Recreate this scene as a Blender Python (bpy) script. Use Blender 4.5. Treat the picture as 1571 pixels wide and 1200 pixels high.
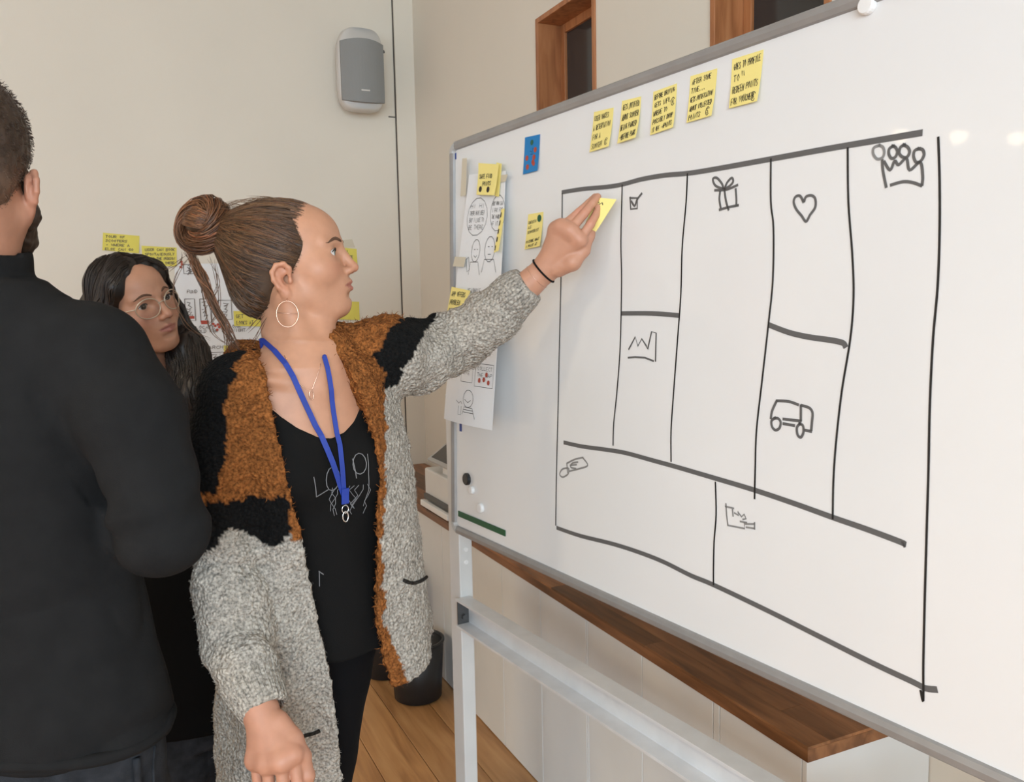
import bpy, bmesh, math, random
import numpy as np
from mathutils import Vector, Matrix
from mathutils.bvhtree import BVHTree

random.seed(7); rng = np.random.default_rng(7)
for o in list(bpy.data.objects):
    bpy.data.objects.remove(o)
S = bpy.context.scene
C = S.collection
PI = math.pi

# ------------------------------------------------------------------ camera
cd = bpy.data.cameras.new('camera'); cam = bpy.data.objects.new('camera', cd); C.objects.link(cam)
cd.sensor_width = 36.0; cd.lens = 29.78994271164863; cd.clip_start = 0.05
PITCH = 0.10271417375890933
cam.matrix_world = (Matrix.Translation((0, 0, 1.46)) @ Matrix.Rotation(PI/2 - PITCH, 4, 'X') @ Matrix.Rotation(-0.02, 4, 'Z'))
S.camera = cam
S.view_settings.view_transform = 'Standard'; S.view_settings.look = 'None'
S.view_settings.gamma = 1.0; S.view_settings.use_curve_mapping = False
S.view_settings.exposure = -0.30

# ------------------------------------------------------------------ room frame: a runs along the right wall, b towards it
RY = math.radians(25.2)
RA = (-math.sin(RY), math.cos(RY)); RB = (math.cos(RY), math.sin(RY))
def W(a, b, z):
    return (RA[0]*a + RB[0]*b, RA[1]*a + RB[1]*b, z)
A_BACK, B_RIGHT, A_REAR, B_LEFT, Z_CEIL = 4.08, 1.42, -3.6, -4.6, 3.25

# ------------------------------------------------------------------ world and lights
wd = bpy.data.worlds.new('sky'); S.world = wd; wd.use_nodes = True
nt = wd.node_tree; bg = nt.nodes['Background']
bg.inputs[0].default_value = (0.72, 0.84, 1.0, 1); bg.inputs[1].default_value = 4.0

def area(name, a, b, z, sx, sy, power, col, aim):
    ld = bpy.data.lights.new(name, 'AREA'); ld.shape = 'RECTANGLE'; ld.size = sx; ld.size_y = sy
    ld.energy = power; ld.color = col
    o = bpy.data.objects.new(name, ld); C.objects.link(o)
    p = Vector(W(a, b, z)); o.location = p
    d = Vector(W(*aim)) - p
    o.rotation_euler = d.to_track_quat('-Z', 'Y').to_euler()
    return o
COOL = (0.72, 0.88, 1.0); WARM = (1.0, 0.80, 0.54)
# daylight entering through the windows of the rear wall and the left wall
area('window_daylight', A_REAR + 0.06, -0.9, 1.75, 2.6, 1.6, 205, COOL, (0, -0.6, 1.4))
area('window_daylight', A_REAR + 0.06, -3.4, 1.75, 1.6, 1.6, 60, COOL, (0, -3.0, 1.4))

# ------------------------------------------------------------------ helpers
MATS = {}
def mat(name, col, rough=0.6, metal=0.0, bump=0.0, bscale=40.0, var=0.0, vscale=8.0, attr=None, spec=0.5, sss=0.0, coat=0.0, bdist=0.01):
    m = bpy.data.materials.new(name); m.use_nodes = True; t = m.node_tree; n = t.nodes; l = t.links
    p = n['Principled BSDF']
    p.inputs['Base Color'].default_value = (*col, 1); p.inputs['Roughness'].default_value = rough
    p.inputs['Metallic'].default_value = metal; p.inputs['Specular IOR Level'].default_value = spec
    if coat: p.inputs['Coat Weight'].default_value = coat
    if sss:
        p.inputs['Subsurface Weight'].default_value = sss
        p.inputs['Subsurface Radius'].default_value = (0.012, 0.005, 0.003); p.inputs['Subsurface Scale'].default_value = 0.6
    tc = n.new('ShaderNodeTexCoord')
    src = None
    if attr:
        at = n.new('ShaderNodeAttribute'); at.attribute_name = attr; src = at.outputs['Color']
    if var:
        nz = n.new('ShaderNodeTexNoise'); nz.inputs['Scale'].default_value = vscale; nz.inputs['Detail'].default_value = 5
        l.new(tc.outputs['Object'], nz.inputs['Vector'])
        mr = n.new('ShaderNodeMapRange'); mr.inputs[1].default_value = 0.3; mr.inputs[2].default_value = 0.7
        mr.inputs[3].default_value = 1 - var; mr.inputs[4].default_value = 1 + var
        l.new(nz.outputs['Fac'], mr.inputs[0])
        mx = n.new('ShaderNodeVectorMath'); mx.operation = 'SCALE'
        if src: l.new(src, mx.inputs[0])
        else: mx.inputs[0].default_value = col
        l.new(mr.outputs[0], mx.inputs['Scale']); src = mx.outputs[0]
    if src: l.new(src, p.inputs['Base Color'])
    if bump:
        nb = n.new('ShaderNodeTexNoise'); nb.inputs['Scale'].default_value = bscale; nb.inputs['Detail'].default_value = 4
        l.new(tc.outputs['Object'], nb.inputs['Vector'])
        bn_ = n.new('ShaderNodeBump'); bn_.inputs['Strength'].default_value = bump; bn_.inputs['Distance'].default_value = bdist
        l.new(nb.outputs['Fac'], bn_.inputs['Height']); l.new(bn_.outputs['Normal'], p.inputs['Normal'])
    MATS[name] = m
    return m

def tag(o, label=None, cat=None, group=None, kind=None):
    if label: o['label'] = label
    if cat: o['category'] = cat
    if group: o['group'] = group
    if kind: o['kind'] = kind
    return o

def empty(name, loc):
    o = bpy.data.objects.new(name, None); C.objects.link(o); o.location = loc; o.empty_display_size = 0.1
    return o

def wloc(o):
    v = Vector(o.location)
    while o.parent is not None:
        o = o.parent; v = v + Vector(o.location)
    return v

def mk(name, verts, faces, material, parent=None, smooth=False, cols=None, origin=None):
    """One mesh object from absolute coordinates."""
    v = np.asarray(verts, dtype=np.float64).reshape(-1, 3)
    if origin is None:
        origin = wloc(parent) if parent is not None else Vector((v.min(0) + v.max(0))/2)
        if parent is None: origin.z = float(v[:, 2].min())
    org = np.array(origin)
    me = bpy.data.meshes.new(name)
    if isinstance(faces, np.ndarray): faces = faces.tolist()
    me.from_pydata((v - org).tolist(), [], faces)
    if cols is not None:
        ca = me.color_attributes.new('Col', 'FLOAT_COLOR', 'POINT')
        c4 = np.ones((len(v), 4), dtype=np.float32); c4[:, :3] = cols
        ca.data.foreach_set('color', c4.ravel())
    if smooth:
        me.polygons.foreach_set('use_smooth', [True]*len(me.polygons))
    me.materials.append(material if not isinstance(material, str) else MATS[material])
    me.update()
    o = bpy.data.objects.new(name, me); C.objects.link(o)
    if parent is not None: o.parent = parent
    else: o.location = origin
    if parent is not None: o.location = Vector(org) - wloc(parent)
    return o

BOXF = [(0,3,2,1),(4,5,6,7),(0,1,5,4),(1,2,6,5),(2,3,7,6),(3,0,4,7)]
class MB:
    def __init__(s): s.v = []; s.f = []; s.c = []
    def add(s, v, f, c=None):
        k = len(s.v); s.v += [tuple(p) for p in v]; s.f += [tuple(i+k for i in q) for q in f]
        if c is not None: s.c += [c]*len(v)
        return s
    def box8(s, pts): return s.add(pts, BOXF)
    def rbox(s, a0, a1, b0, b1, z0, z1):
        # b right, a far: order keeps the normals outward
        return s.box8([W(a0,b0,z0), W(a0,b1,z0), W(a1,b1,z0), W(a1,b0,z0), W(a0,b0,z1), W(a0,b1,z1), W(a1,b1,z1), W(a1,b0,z1)])
    def tube(s, path, r, n=6, c=None, caps=True, closed=False):
        P_ = [Vector(p) for p in path]; m = len(P_)
        rs = r if hasattr(r, '__len__') else [r]*m
        up = None; vs = []; k0 = len(s.v)
        for i in range(m):
            if closed: t = P_[(i+1) % m] - P_[i-1]
            else: t = P_[min(i+1, m-1)] - P_[max(i-1, 0)]
            if t.length < 1e-9: t = Vector((0, 0, 1))
            t.normalize()
            if up is None:
                up = Vector((0, 0, 1)) if abs(t.z) < 0.9 else Vector((1, 0, 0))
            x = up - t*up.dot(t)
            if x.length < 1e-6: x = t.orthogonal()
            x.normalize(); y = t.cross(x); up = x
            for j in range(n):
                an = 2*PI*j/n
                vs.append(P_[i] + (x*math.cos(an) + y*math.sin(an))*rs[i])
        fs = []
        for i in range(m if closed else m-1):
            for j in range(n):
                a = i*n + j; b = i*n + (j+1) % n; i2 = (i+1) % m
                fs.append((a, b, i2*n + (j+1) % n, i2*n + j))
        if caps and not closed:
            fs.append(tuple(range(n-1, -1, -1))); fs.append(tuple(range((m-1)*n, m*n)))
        s.v += [tuple(p) for p in vs]; s.f += [tuple(i+k0 for i in q) for q in fs]
        if c is not None: s.c += [c]*len(vs)
        return s
    def build(s, name, material, parent=None, smooth=False, bevel=0.0):
        o = mk(name, s.v, s.f, material, parent, smooth, np.array(s.c) if s.c else None)
        if bevel:
            md = o.modifiers.new('bevel', 'BEVEL'); md.width = bevel; md.segments = 2; md.limit_method = 'ANGLE'
            md.harden_normals = False
        return o

def catmull(pts, n=6, closed=False):
    p = [np.array(q, float) for q in pts]; out = []; m = len(p)
    rngi = range(m if closed else m-1)
    for i in rngi:
        if closed: p0, p1, p2, p3 = p[i-1], p[i], p[(i+1) % m], p[(i+2) % m]
        else: p0, p1, p2, p3 = p[max(i-1, 0)], p[i], p[i+1], p[min(i+2, m-1)]
        for j in range(n):
            t = j/n
            out.append(0.5*((2*p1) + (-p0+p2)*t + (2*p0-5*p1+4*p2-p3)*t*t + (-p0+3*p1-3*p2+p3)*t**3))
    if not closed: out.append(p[-1])
    return out

# ------------------------------------------------------------------ value noise in numpy
_perm = rng.random(4096).astype(np.float32)
def vnoise(x, y, z):
    xi = np.floor(x).astype(np.int64); yi = np.floor(y).astype(np.int64); zi = np.floor(z).astype(np.int64)
    fx = x - xi; fy = y - yi; fz = z - zi
    fx = fx*fx*(3-2*fx); fy = fy*fy*(3-2*fy); fz = fz*fz*(3-2*fz)
    def h(i, j, k): return _perm[((i*73856093) ^ (j*19349663) ^ (k*83492791)) & 4095]
    r = 0
    for dx in (0, 1):
        for dy in (0, 1):
            for dz in (0, 1):
                w = (fx if dx else 1-fx)*(fy if dy else 1-fy)*(fz if dz else 1-fz)
                r = r + w*h(xi+dx, yi+dy, zi+dz)
    return r*2 - 1

# ------------------------------------------------------------------ signed distance field and surface nets
def rot_from(fwd, roll=0.0, up=(0, 0, 1)):
    """Columns: left, forward, up of a body part that faces fwd."""
    f = Vector(fwd).normalized(); u = Vector(up); u = (u - f*u.dot(f)).normalized()
    lft = u.cross(f).normalized()
    M = Matrix((lft, f, u)).transposed()
    # left = up x forward points to the thing's left when up is z and forward y -> -x
    if roll: M = Matrix.Rotation(roll, 3, f) @ M
    return np.array(M)

class Field:
    def __init__(s, lo, hi, h):
        s.h = h; s.lo = np.array(lo, float); n = np.ceil((np.array(hi) - s.lo)/h).astype(int) + 1
        s.n = n; s.v = np.full(tuple(n), 0.3, np.float32)
        s.ax = [s.lo[i] + h*np.arange(n[i]) for i in range(3)]
        s.T = None
    def _sl(s, c, r):
        a = np.clip(np.floor((c - r - s.lo)/s.h).astype(int), 0, s.n); b = np.clip(np.ceil((c + r - s.lo)/s.h).astype(int) + 1, 0, s.n)
        return tuple(slice(int(a[i]), int(b[i])) for i in range(3))
    def apply(s, fn, c, r, k, mode):
        c = np.array(c, float); Rm = None
        if s.T is not None:
            Rm, t, sc = s.T; cw = Rm @ (c*sc) + t; rw = r*sc
        else: cw = c; rw = r
        sl = s._sl(cw, rw + k + 2.5*s.h)
        if min(q.stop - q.start for q in sl) <= 0: return s
        X, Y, Z = np.meshgrid(*[s.ax[i][sl[i]] for i in range(3)], indexing='ij', sparse=(Rm is None))
        if Rm is not None:
            X = X - t[0]; Y = Y - t[1]; Z = Z - t[2]
            X, Y, Z = ((Rm[0, i]*X + Rm[1, i]*Y + Rm[2, i]*Z)/sc for i in range(3))
            d = fn(X, Y, Z)*sc
        else: d = fn(X, Y, Z)
        a = s.v[sl]
        if mode == 'add':
            hh = np.clip(0.5 + 0.5*(d - a)/k, 0, 1); s.v[sl] = d*(1-hh) + a*hh - k*hh*(1-hh)
        else:
            d = -d
            hh = np.clip(0.5 - 0.5*(d - a)/k, 0, 1); s.v[sl] = d*(1-hh) + a*hh + k*hh*(1-hh)
        return s
    def ell(s, c, r, k=0.01, mode='add', R=None):
        r = np.array(r if hasattr(r, '__len__') else (r, r, r), float)
        def fn(X, Y, Z):
            x, y, z = X - c[0], Y - c[1], Z - c[2]
            if R is not None: x, y, z = (R[0, i]*x + R[1, i]*y + R[2, i]*z for i in range(3))
            k0 = np.sqrt((x/r[0])**2 + (y/r[1])**2 + (z/r[2])**2)
            k1 = np.sqrt((x/r[0]**2)**2 + (y/r[1]**2)**2 + (z/r[2]**2)**2) + 1e-9
            return k0*(k0-1)/k1
        return s.apply(fn, c, float(r.max()), k, mode)
    def cap(s, a, b, ra, rb, k=0.01, mode='add', flat=None):
        a = np.array(a, float); b = np.array(b, float); ab = b - a; L = float(ab @ ab) + 1e-12
        def fn(X, Y, Z):
            t = np.clip(((X-a[0])*ab[0] + (Y-a[1])*ab[1] + (Z-a[2])*ab[2])/L, 0, 1)
            return np.sqrt((X-a[0]-t*ab[0])**2 + (Y-a[1]-t*ab[1])**2 + (Z-a[2]-t*ab[2])**2) - (ra + (rb-ra)*t)
        return s.apply(fn, (a+b)/2, math.sqrt(L)/2 + max(ra, rb), k, mode)
    def chain(s, pts, rs, k=0.01, mode='add'):
        if not hasattr(rs, '__len__'): rs = [rs]*len(pts)
        for i in range(len(pts)-1): s.cap(pts[i], pts[i+1], rs[i], rs[i+1], k, mode)
        return s
    def mesh(s, smooth=1):
        v = s.v; h = s.h; sg = v < 0
        nx, ny, nz = v.shape
        cnt = np.zeros((nx-1, ny-1, nz-1), np.int8)
        for dx in (0, 1):
            for dy in (0, 1):
                for dz in (0, 1): cnt += sg[dx:nx-1+dx, dy:ny-1+dy, dz:nz-1+dz]
        act = (cnt > 0) & (cnt < 8)
        I = np.argwhere(act); idx = np.full(act.shape, -1, np.int64); idx[act] = np.arange(len(I))
        acc = np.zeros((len(I), 3)); num = np.zeros(len(I))
        corners = [(0,0,0),(1,0,0),(0,1,0),(1,1,0),(0,0,1),(1,0,1),(0,1,1),(1,1,1)]
        cv = [v[I[:,0]+c[0], I[:,1]+c[1], I[:,2]+c[2]] for c in corners]
        for i in range(8):
            for b in (1, 2, 4):
                if i & b: continue
                j = i | b
                a0, a1 = cv[i], cv[j]; m = (a0 < 0) != (a1 < 0)
                t = np.where(m, a0/np.where(m, a0 - a1, 1), 0)
                p = np.array(corners[i], float)[None] + t[:, None]*(np.array(corners[j], float) - np.array(corners[i], float))[None]
                acc += p*m[:, None]; num += m
        V = s.lo + (I + acc/num[:, None])*h
        Q = []
        for ax in range(3):
            o1, o2 = (ax+1) % 3, (ax+2) % 3
            sl0 = [slice(None)]*3; sl1 = [slice(None)]*3; sl0[ax] = slice(0, -1); sl1[ax] = slice(1, None)
            ed = sg[tuple(sl0)] != sg[tuple(sl1)]
            E = np.argwhere(ed)
            ok = (E[:, o1] > 0) & (E[:, o2] > 0) & (E[:, o1] < v.shape[o1]-1) & (E[:, o2] < v.shape[o2]-1)
            E = E[ok]
            if not len(E): continue
            def g(d1, d2):
                q = E.copy(); q[:, o1] -= d1; q[:, o2] -= d2; return idx[q[:, 0], q[:, 1], q[:, 2]]
            quad = np.stack([g(1, 1), g(0, 1), g(0, 0), g(1, 0)], 1)
            ins = sg[E[:, 0], E[:, 1], E[:, 2]]
            quad[~ins] = quad[~ins][:, ::-1]
            Q.append(quad)
        Q = np.concatenate(Q); Q = Q[(Q >= 0).all(1)]
        for _ in range(smooth): V = lap(V, Q, 0.5)
        return V, Q

def lap(V, Q, w):
    acc = np.zeros_like(V); n = np.zeros(len(V))
    for i in range(4):
        a, b = Q[:, i], Q[:, (i+1) % 4]
        for j in range(3):
            acc[:, j] += np.bincount(a, V[b, j], len(V)) + np.bincount(b, V[a, j], len(V))
        n += np.bincount(a, minlength=len(V)) + np.bincount(b, minlength=len(V))
    return V*(1-w) + w*acc/np.maximum(n, 1)[:, None]

def vnormals(V, Q):
    fn = np.cross(V[Q[:, 2]] - V[Q[:, 0]], V[Q[:, 3]] - V[Q[:, 1]])
    N = np.zeros_like(V)
    for i in range(4):
        for j in range(3): N[:, j] += np.bincount(Q[:, i], fn[:, j], len(V))
    return N/(np.linalg.norm(N, axis=1)[:, None] + 1e-12)

def largest(V, Q):
    """Keep the biggest connected piece."""
    lab = np.arange(len(V))
    while True:
        m = lab[Q].min(1); new = lab.copy()
        for i in range(4): np.minimum.at(new, Q[:, i], m)
        new = new[new]
        if (new == lab).all(): break
        lab = new
    k = np.bincount(lab).argmax(); keep = lab == k; idx = np.cumsum(keep) - 1
    return V[keep], idx[Q[keep[Q[:, 0]]]]

def merge(*meshes):
    Vs, Qs, k = [], [], 0
    for V, Q in meshes:
        Vs.append(V); Qs.append(Q + k); k += len(V)
    return np.concatenate(Vs), np.concatenate(Qs)

# ------------------------------------------------------------------ stroke lettering
GL = {'A':'00 26 40|12 32','B':'00 06 36 45 33 03|33 42 30 00','C':'45 26 03 20 41','D':'00 06 26 43 20 00','E':'46 06 00 40|03 33','F':'46 06 00|03 33',
 'G':'45 26 03 20 41 43 23','H':'00 06|40 46|03 43','I':'20 26','J':'46 42 20 02','K':'00 06|46 03 40','L':'06 00 40','M':'00 06 22 46 40','N':'00 06 40 46',
 'O':'26 03 20 43 26','P':'00 06 36 44 33 03','Q':'26 03 20 43 26|31 50','R':'00 06 36 44 33 03|23 40','S':'45 26 05 41 20 01','T':'06 46|26 20','U':'06 01 20 41 46',
 'V':'06 20 46','W':'06 10 24 30 46','X':'06 40|00 46','Y':'06 23 46|23 20','Z':'06 46 00 40','.':'20 21','-':'13 33','>':'03 43|25 43 21',',':'21 10',
 '1':'15 26 20','2':'05 26 45 00 40','3':'06 46 23 42 20 01','4':'36 02 42|36 30','5':'46 06 04 33 41 20 01','6':'36 02 20 42 23 03',"'":'26 25','(':'36 13 30',')':'16 33 10',
 '/':'00 46',':':'21 22|24 25'}
def strokes(text, x0, y0, w, h, jit=0.12, rnd=random):
    """Hand-lettered polylines of one line of text in a box (x0,y0 lower left)."""
    out = []; n = max(len(text), 1); cw = w/n
    for i, ch in enumerate(text):
        g = GL.get(ch)
        if not g: continue
        dy = rnd.uniform(-jit, jit)*h*0.5; sl = rnd.uniform(0.05, 0.2)
        for pl in g.split('|'):
            pts = []
            for q in pl.split():
                gx, gy = int(q[0])/4, int(q[1])/6
                gx += rnd.uniform(-jit, jit)*0.6; gy += rnd.uniform(-jit, jit)*0.5
                pts.append((x0 + i*cw + (gx*0.72 + sl*gy*0.3)*cw, y0 + dy + gy*h))
            out.append(pts)
    return out

def ribbon(mb, pts, wid, fn, taper=False):
    """Flat stroke along 2-D points (metres in the surface), fn maps to 3-D."""
    p = [np.array(q, float) for q in pts]; n = len(p); v = []; f = []
    for i in range(n):
        t = p[min(i+1, n-1)] - p[max(i-1, 0)]; L = np.hypot(*t) + 1e-9; nn = np.array((-t[1], t[0]))/L
        w = wid*0.5 if not hasattr(wid, '__len__') else wid[i]*0.5
        e = 0
        if i == 0: e = -t/L*w*0.6
        if i == n-1: e = t/L*w*0.6
        for s_ in (1, -1):
            q = p[i] + nn*w*s_ + e; v.append(fn(q[0], q[1]))
    for i in range(n-1): f.append((2*i, 2*i+1, 2*i+3, 2*i+2))
    mb.add(v, f)


# ================================================================== materials of the room
mat('wall_paint', (0.735, 0.672, 0.572), 0.75, var=0.02, vscale=2.0, bump=0.05, bscale=300)
mat('ceiling_paint', (0.80, 0.79, 0.76), 0.8, var=0.02, vscale=2)
mat('white_panel', (0.70, 0.70, 0.68), 0.5, var=0.03, vscale=5)
mat('aluminium', (0.72, 0.72, 0.72), 0.4, 0.15, var=0.05, vscale=20)
mat('frame_grey', (0.33, 0.32, 0.31), 0.45, 0.35, var=0.06, vscale=25)
mat('post_paint', (0.66, 0.65, 0.63), 0.5, 0.0, var=0.03, vscale=12)
mat('plastic_grey', (0.45, 0.44, 0.42), 0.5)
mat('board_enamel', (0.78, 0.775, 0.765), 0.22, var=0.012, vscale=3, spec=0.5, coat=0.25)
mat('dark_metal', (0.12, 0.12, 0.12), 0.4, 0.7)
mat('white_plastic', (0.82, 0.81, 0.79), 0.35)
mat('black_plastic', (0.014, 0.014, 0.015), 0.45)
mat('grille_grey', (0.26, 0.26, 0.25), 0.7, bump=0.5, bscale=900, bdist=0.002)
mat('speaker_shell', (0.60, 0.57, 0.53), 0.5)
mat('dark_glass', (0.035, 0.033, 0.032), 0.12)
mat('lamp_metal', (0.3, 0.28, 0.25), 0.4, 0.8)
mat('seam_dark', (0.10, 0.085, 0.07), 0.9)

def wood(name, c0, c1, c2, scale, along=(1, 1, 1), rough=0.5, knots=0.0, rnd=0.25, rot=0.0):
    m = bpy.data.materials.new(name); m.use_nodes = True; t = m.node_tree; n = t.nodes; l = t.links; p = n['Principled BSDF']
    p.inputs['Roughness'].default_value = rough
    tc = n.new('ShaderNodeTexCoord'); oi = n.new('ShaderNodeObjectInfo')
    mp0 = n.new('ShaderNodeMapping'); mp0.inputs['Rotation'].default_value = (0, 0, rot); l.new(tc.outputs['Object'], mp0.inputs['Vector'])
    mp = n.new('ShaderNodeMapping'); mp.inputs['Scale'].default_value = along
    sc = n.new('ShaderNodeVectorMath'); sc.operation = 'SCALE'; sc.inputs[0].default_value = (13.1, 7.3, 9.7); l.new(oi.outputs['Random'], sc.inputs['Scale'])
    l.new(sc.outputs[0], mp.inputs['Location']); l.new(mp0.outputs[0], mp.inputs['Vector'])
    nz = n.new('ShaderNodeTexNoise'); nz.inputs['Scale'].default_value = scale; nz.inputs['Detail'].default_value = 6; nz.inputs['Distortion'].default_value = 0.6
    l.new(mp.outputs[0], nz.inputs['Vector'])
    cr = n.new('ShaderNodeValToRGB'); e = cr.color_ramp.elements
    e[0].position = 0.3; e[0].color = (*c0, 1); e[1].position = 0.7; e[1].color = (*c2, 1)
    x = e.new(0.5); x.color = (*c1, 1)
    l.new(nz.outputs['Fac'], cr.inputs['Fac']); out = cr.outputs[0]
    if knots:
        mk_ = n.new('ShaderNodeMapping'); mk_.inputs['Scale'].default_value = (1.0, 0.45, 1); l.new(mp0.outputs[0], mk_.inputs['Vector'])
        l.new(sc.outputs[0], mk_.inputs['Location'])
        vo = n.new('ShaderNodeTexVoronoi'); vo.inputs['Scale'].default_value = knots; l.new(mk_.outputs[0], vo.inputs['Vector'])
        r2 = n.new('ShaderNodeValToRGB'); r2.color_ramp.elements[0].position = 0.05; r2.color_ramp.elements[0].color = (0.28, 0.2, 0.16, 1)
        r2.color_ramp.elements[1].position = 0.16; r2.color_ramp.elements[1].color = (1, 1, 1, 1)
        l.new(vo.outputs['Distance'], r2.inputs['Fac'])
        mm = n.new('ShaderNodeMixRGB'); mm.blend_type = 'MULTIPLY'; mm.inputs[0].default_value = 1; l.new(out, mm.inputs[1]); l.new(r2.outputs[0], mm.inputs[2]); out = mm.outputs[0]
    hv = n.new('ShaderNodeMapRange'); hv.inputs[3].default_value = 1 - rnd; hv.inputs[4].default_value = 1 + rnd; l.new(oi.outputs['Random'], hv.inputs[0])
    ms = n.new('ShaderNodeVectorMath'); ms.operation = 'SCALE'; l.new(out, ms.inputs[0]); l.new(hv.outputs[0], ms.inputs['Scale'])
    l.new(ms.outputs[0], p.inputs['Base Color'])
    MATS[name] = m; return m
wood('pine_floor', (0.33, 0.15, 0.052), (0.48, 0.24, 0.090), (0.57, 0.31, 0.13), 3.0, (9, 0.8, 4), 0.38, 2.6, 0.14, -RY)
wood('dark_stave', (0.10, 0.036, 0.011), (0.20, 0.078, 0.027), (0.30, 0.125, 0.047), 4.0, (9, 1.0, 6), 0.4, 0, 0.45, -RY)
wood('window_wood', (0.26, 0.09, 0.030), (0.38, 0.145, 0.052), (0.45, 0.19, 0.075), 5.0, (8, 8, 1.0), 0.45, 0, 0.1)

# ================================================================== room shell
def struct(name, mb, m, parent=None, bevel=0.0):
    o = mb.build(name, m, parent, bevel=bevel)
    if parent is None: o['kind'] = 'structure'
    return o

fl = struct('floor', MB().rbox(A_REAR, A_BACK, B_LEFT, B_RIGHT, -0.06, -0.018), 'dark_stave')
# floor boards, one object each, running along the right wall
PW = 0.148; row = 0; b = B_RIGHT
plank_mesh = {}
def plank_obj(a0, a1, b0, b1):
    g = 0.0012; L = round(a1 - a0, 2); key = L
    if key not in plank_mesh:
        w = (b1 - b0)/2 - g; l2 = L/2 - g
        bm = bmesh.new()
        vs = [bm.verts.new(p) for p in [tuple(np.subtract(W(sa*l2, sb*w, z), (0, 0, 0))) for z in (-0.018, -0.0012) for sa, sb in ((-1,-1),(-1,1),(1,1),(1,-1))]]
        e = 0.0012
        top = [bm.verts.new(W(sa*(l2-e), sb*(w-e), 0)) for sa, sb in ((-1,-1),(-1,1),(1,1),(1,-1))]
        for q in range(4):
            r = (q+1) % 4
            bm.faces.new((vs[q], vs[r], vs[4+r], vs[4+q])); bm.faces.new((vs[4+q], vs[4+r], top[r], top[q]))
        bm.faces.new(top)
        bmesh.ops.recalc_face_normals(bm, faces=bm.faces)
        me = bpy.data.meshes.new('plank'); bm.to_mesh(me); bm.free(); me.materials.append(MATS['pine_floor'])
        plank_mesh[key] = me
    o = bpy.data.objects.new('plank', plank_mesh[key]); C.objects.link(o); o.parent = fl
    o.location = Vector(W((a0+a1)/2, (b0+b1)/2, 0)) - Vector(fl.location)
cuts = [2.56, 2.56, 2.56]
while b > B_LEFT + 0.02:
    b0 = max(b - PW, B_LEFT)
    if b - b0 < PW - 0.001: break
    off = [0.0, 1.28, 0.64, 1.92][row % 4]
    a = A_REAR - off
    while a < A_BACK - 0.01:
        s0, s1 = max(a, A_REAR), min(a + 2.56, A_BACK)
        if s1 - s0 > 0.05: plank_obj(s0, s1, b0, b)
        a += 2.56
    b = b0; row += 1

struct('ceiling', MB().rbox(A_REAR - 0.2, A_BACK + 0.2, B_LEFT - 0.2, B_RIGHT + 0.2, Z_CEIL, Z_CEIL + 0.1), 'ceiling_paint')
struct('wall_back', MB().rbox(A_BACK, A_BACK + 0.15, B_LEFT - 0.15, B_RIGHT + 0.25, 0, Z_CEIL), 'wall_paint')
# right wall with two window openings
WIN = [(2.352, 2.755), (1.392, 1.790)]; WZ0, WZ1 = 1.35, 2.452
m = MB()
aa = [A_REAR] + [v for w in reversed(WIN) for v in w] + [A_BACK]
for i in range(0, len(aa), 2): m.rbox(aa[i], aa[i+1], B_RIGHT, B_RIGHT + 0.22, 0, Z_CEIL)
for w in WIN:
    m.rbox(w[0], w[1], B_RIGHT, B_RIGHT + 0.22, 0, WZ0); m.rbox(w[0], w[1], B_RIGHT, B_RIGHT + 0.22, WZ1, Z_CEIL)
struct('wall_right', m, 'wall_paint')
for i, w in enumerate(WIN):
    r = empty('window_%d' % (i+1), W((w[0]+w[1])/2, B_RIGHT + 0.1, WZ0)); r['kind'] = 'structure'
    t = 0.018; d0, d1 = B_RIGHT - 0.006, B_RIGHT + 0.115
    for (a0, a1, z0, z1) in ((w[0], w[0]+t, WZ0, WZ1), (w[1]-t, w[1], WZ0, WZ1), (w[0]+t, w[1]-t, WZ0, WZ0+t), (w[0]+t, w[1]-t, WZ1-t, WZ1)):
        MB().rbox(a0, a1, d0, d1, z0, z1).build('jamb_lining', 'window_wood', r, bevel=0.002)
    u = 0.03; e0, e1 = B_RIGHT + 0.085, B_RIGHT + 0.112
    for (a0, a1, z0, z1) in ((w[0]+t, w[0]+t+0.006, WZ0+t, WZ1-t), (w[1]-t-u, w[1]-t, WZ0+t, WZ1-t), (w[0]+t+0.006, w[1]-t-u, WZ0+t, WZ0+t+u), (w[0]+t+0.006, w[1]-t-u, WZ1-t-u, WZ1-t)):
        MB().rbox(a0, a1, e0, e1, z0, z1).build('sash_rail', 'window_wood', r, bevel=0.002)
    MB().rbox(w[0]+t+0.006, w[1]-t-u, e0+0.01, e0+0.016, WZ0+t+u, WZ1-t-u).build('pane', 'dark_glass', r)

# rear and left walls (behind the camera), with window openings towards the daylight
def holed_wall(name, fixed, lo, hi, holes, axis):
    m = MB(); cur = lo
    def bx_(s0, s1, z0, z1):
        if s1 - s0 < 1e-4: return
        if axis == 'b': m.rbox(fixed - 0.15, fixed, s0, s1, z0, z1)
        else: m.rbox(s0, s1, fixed - 0.15, fixed, z0, z1)
    for (h0, h1, z0, z1) in holes:
        bx_(cur, h0, 0, Z_CEIL); bx_(h0, h1, 0, z0); bx_(h0, h1, z1, Z_CEIL); cur = h1
    bx_(cur, hi, 0, Z_CEIL)
    struct(name, m, 'wall_paint')
holed_wall('wall_rear', A_REAR, B_LEFT, B_RIGHT, [(-4.2, -2.6, 0.95, 2.55), (-2.2, 0.4, 0.95, 2.55)], 'b')
holed_wall('wall_left', B_LEFT, A_REAR, A_BACK, [(-2.9, -1.1, 0.95, 2.55), (-0.5, 1.3, 0.95, 2.55)], 'a')
n_ = 3
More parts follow.
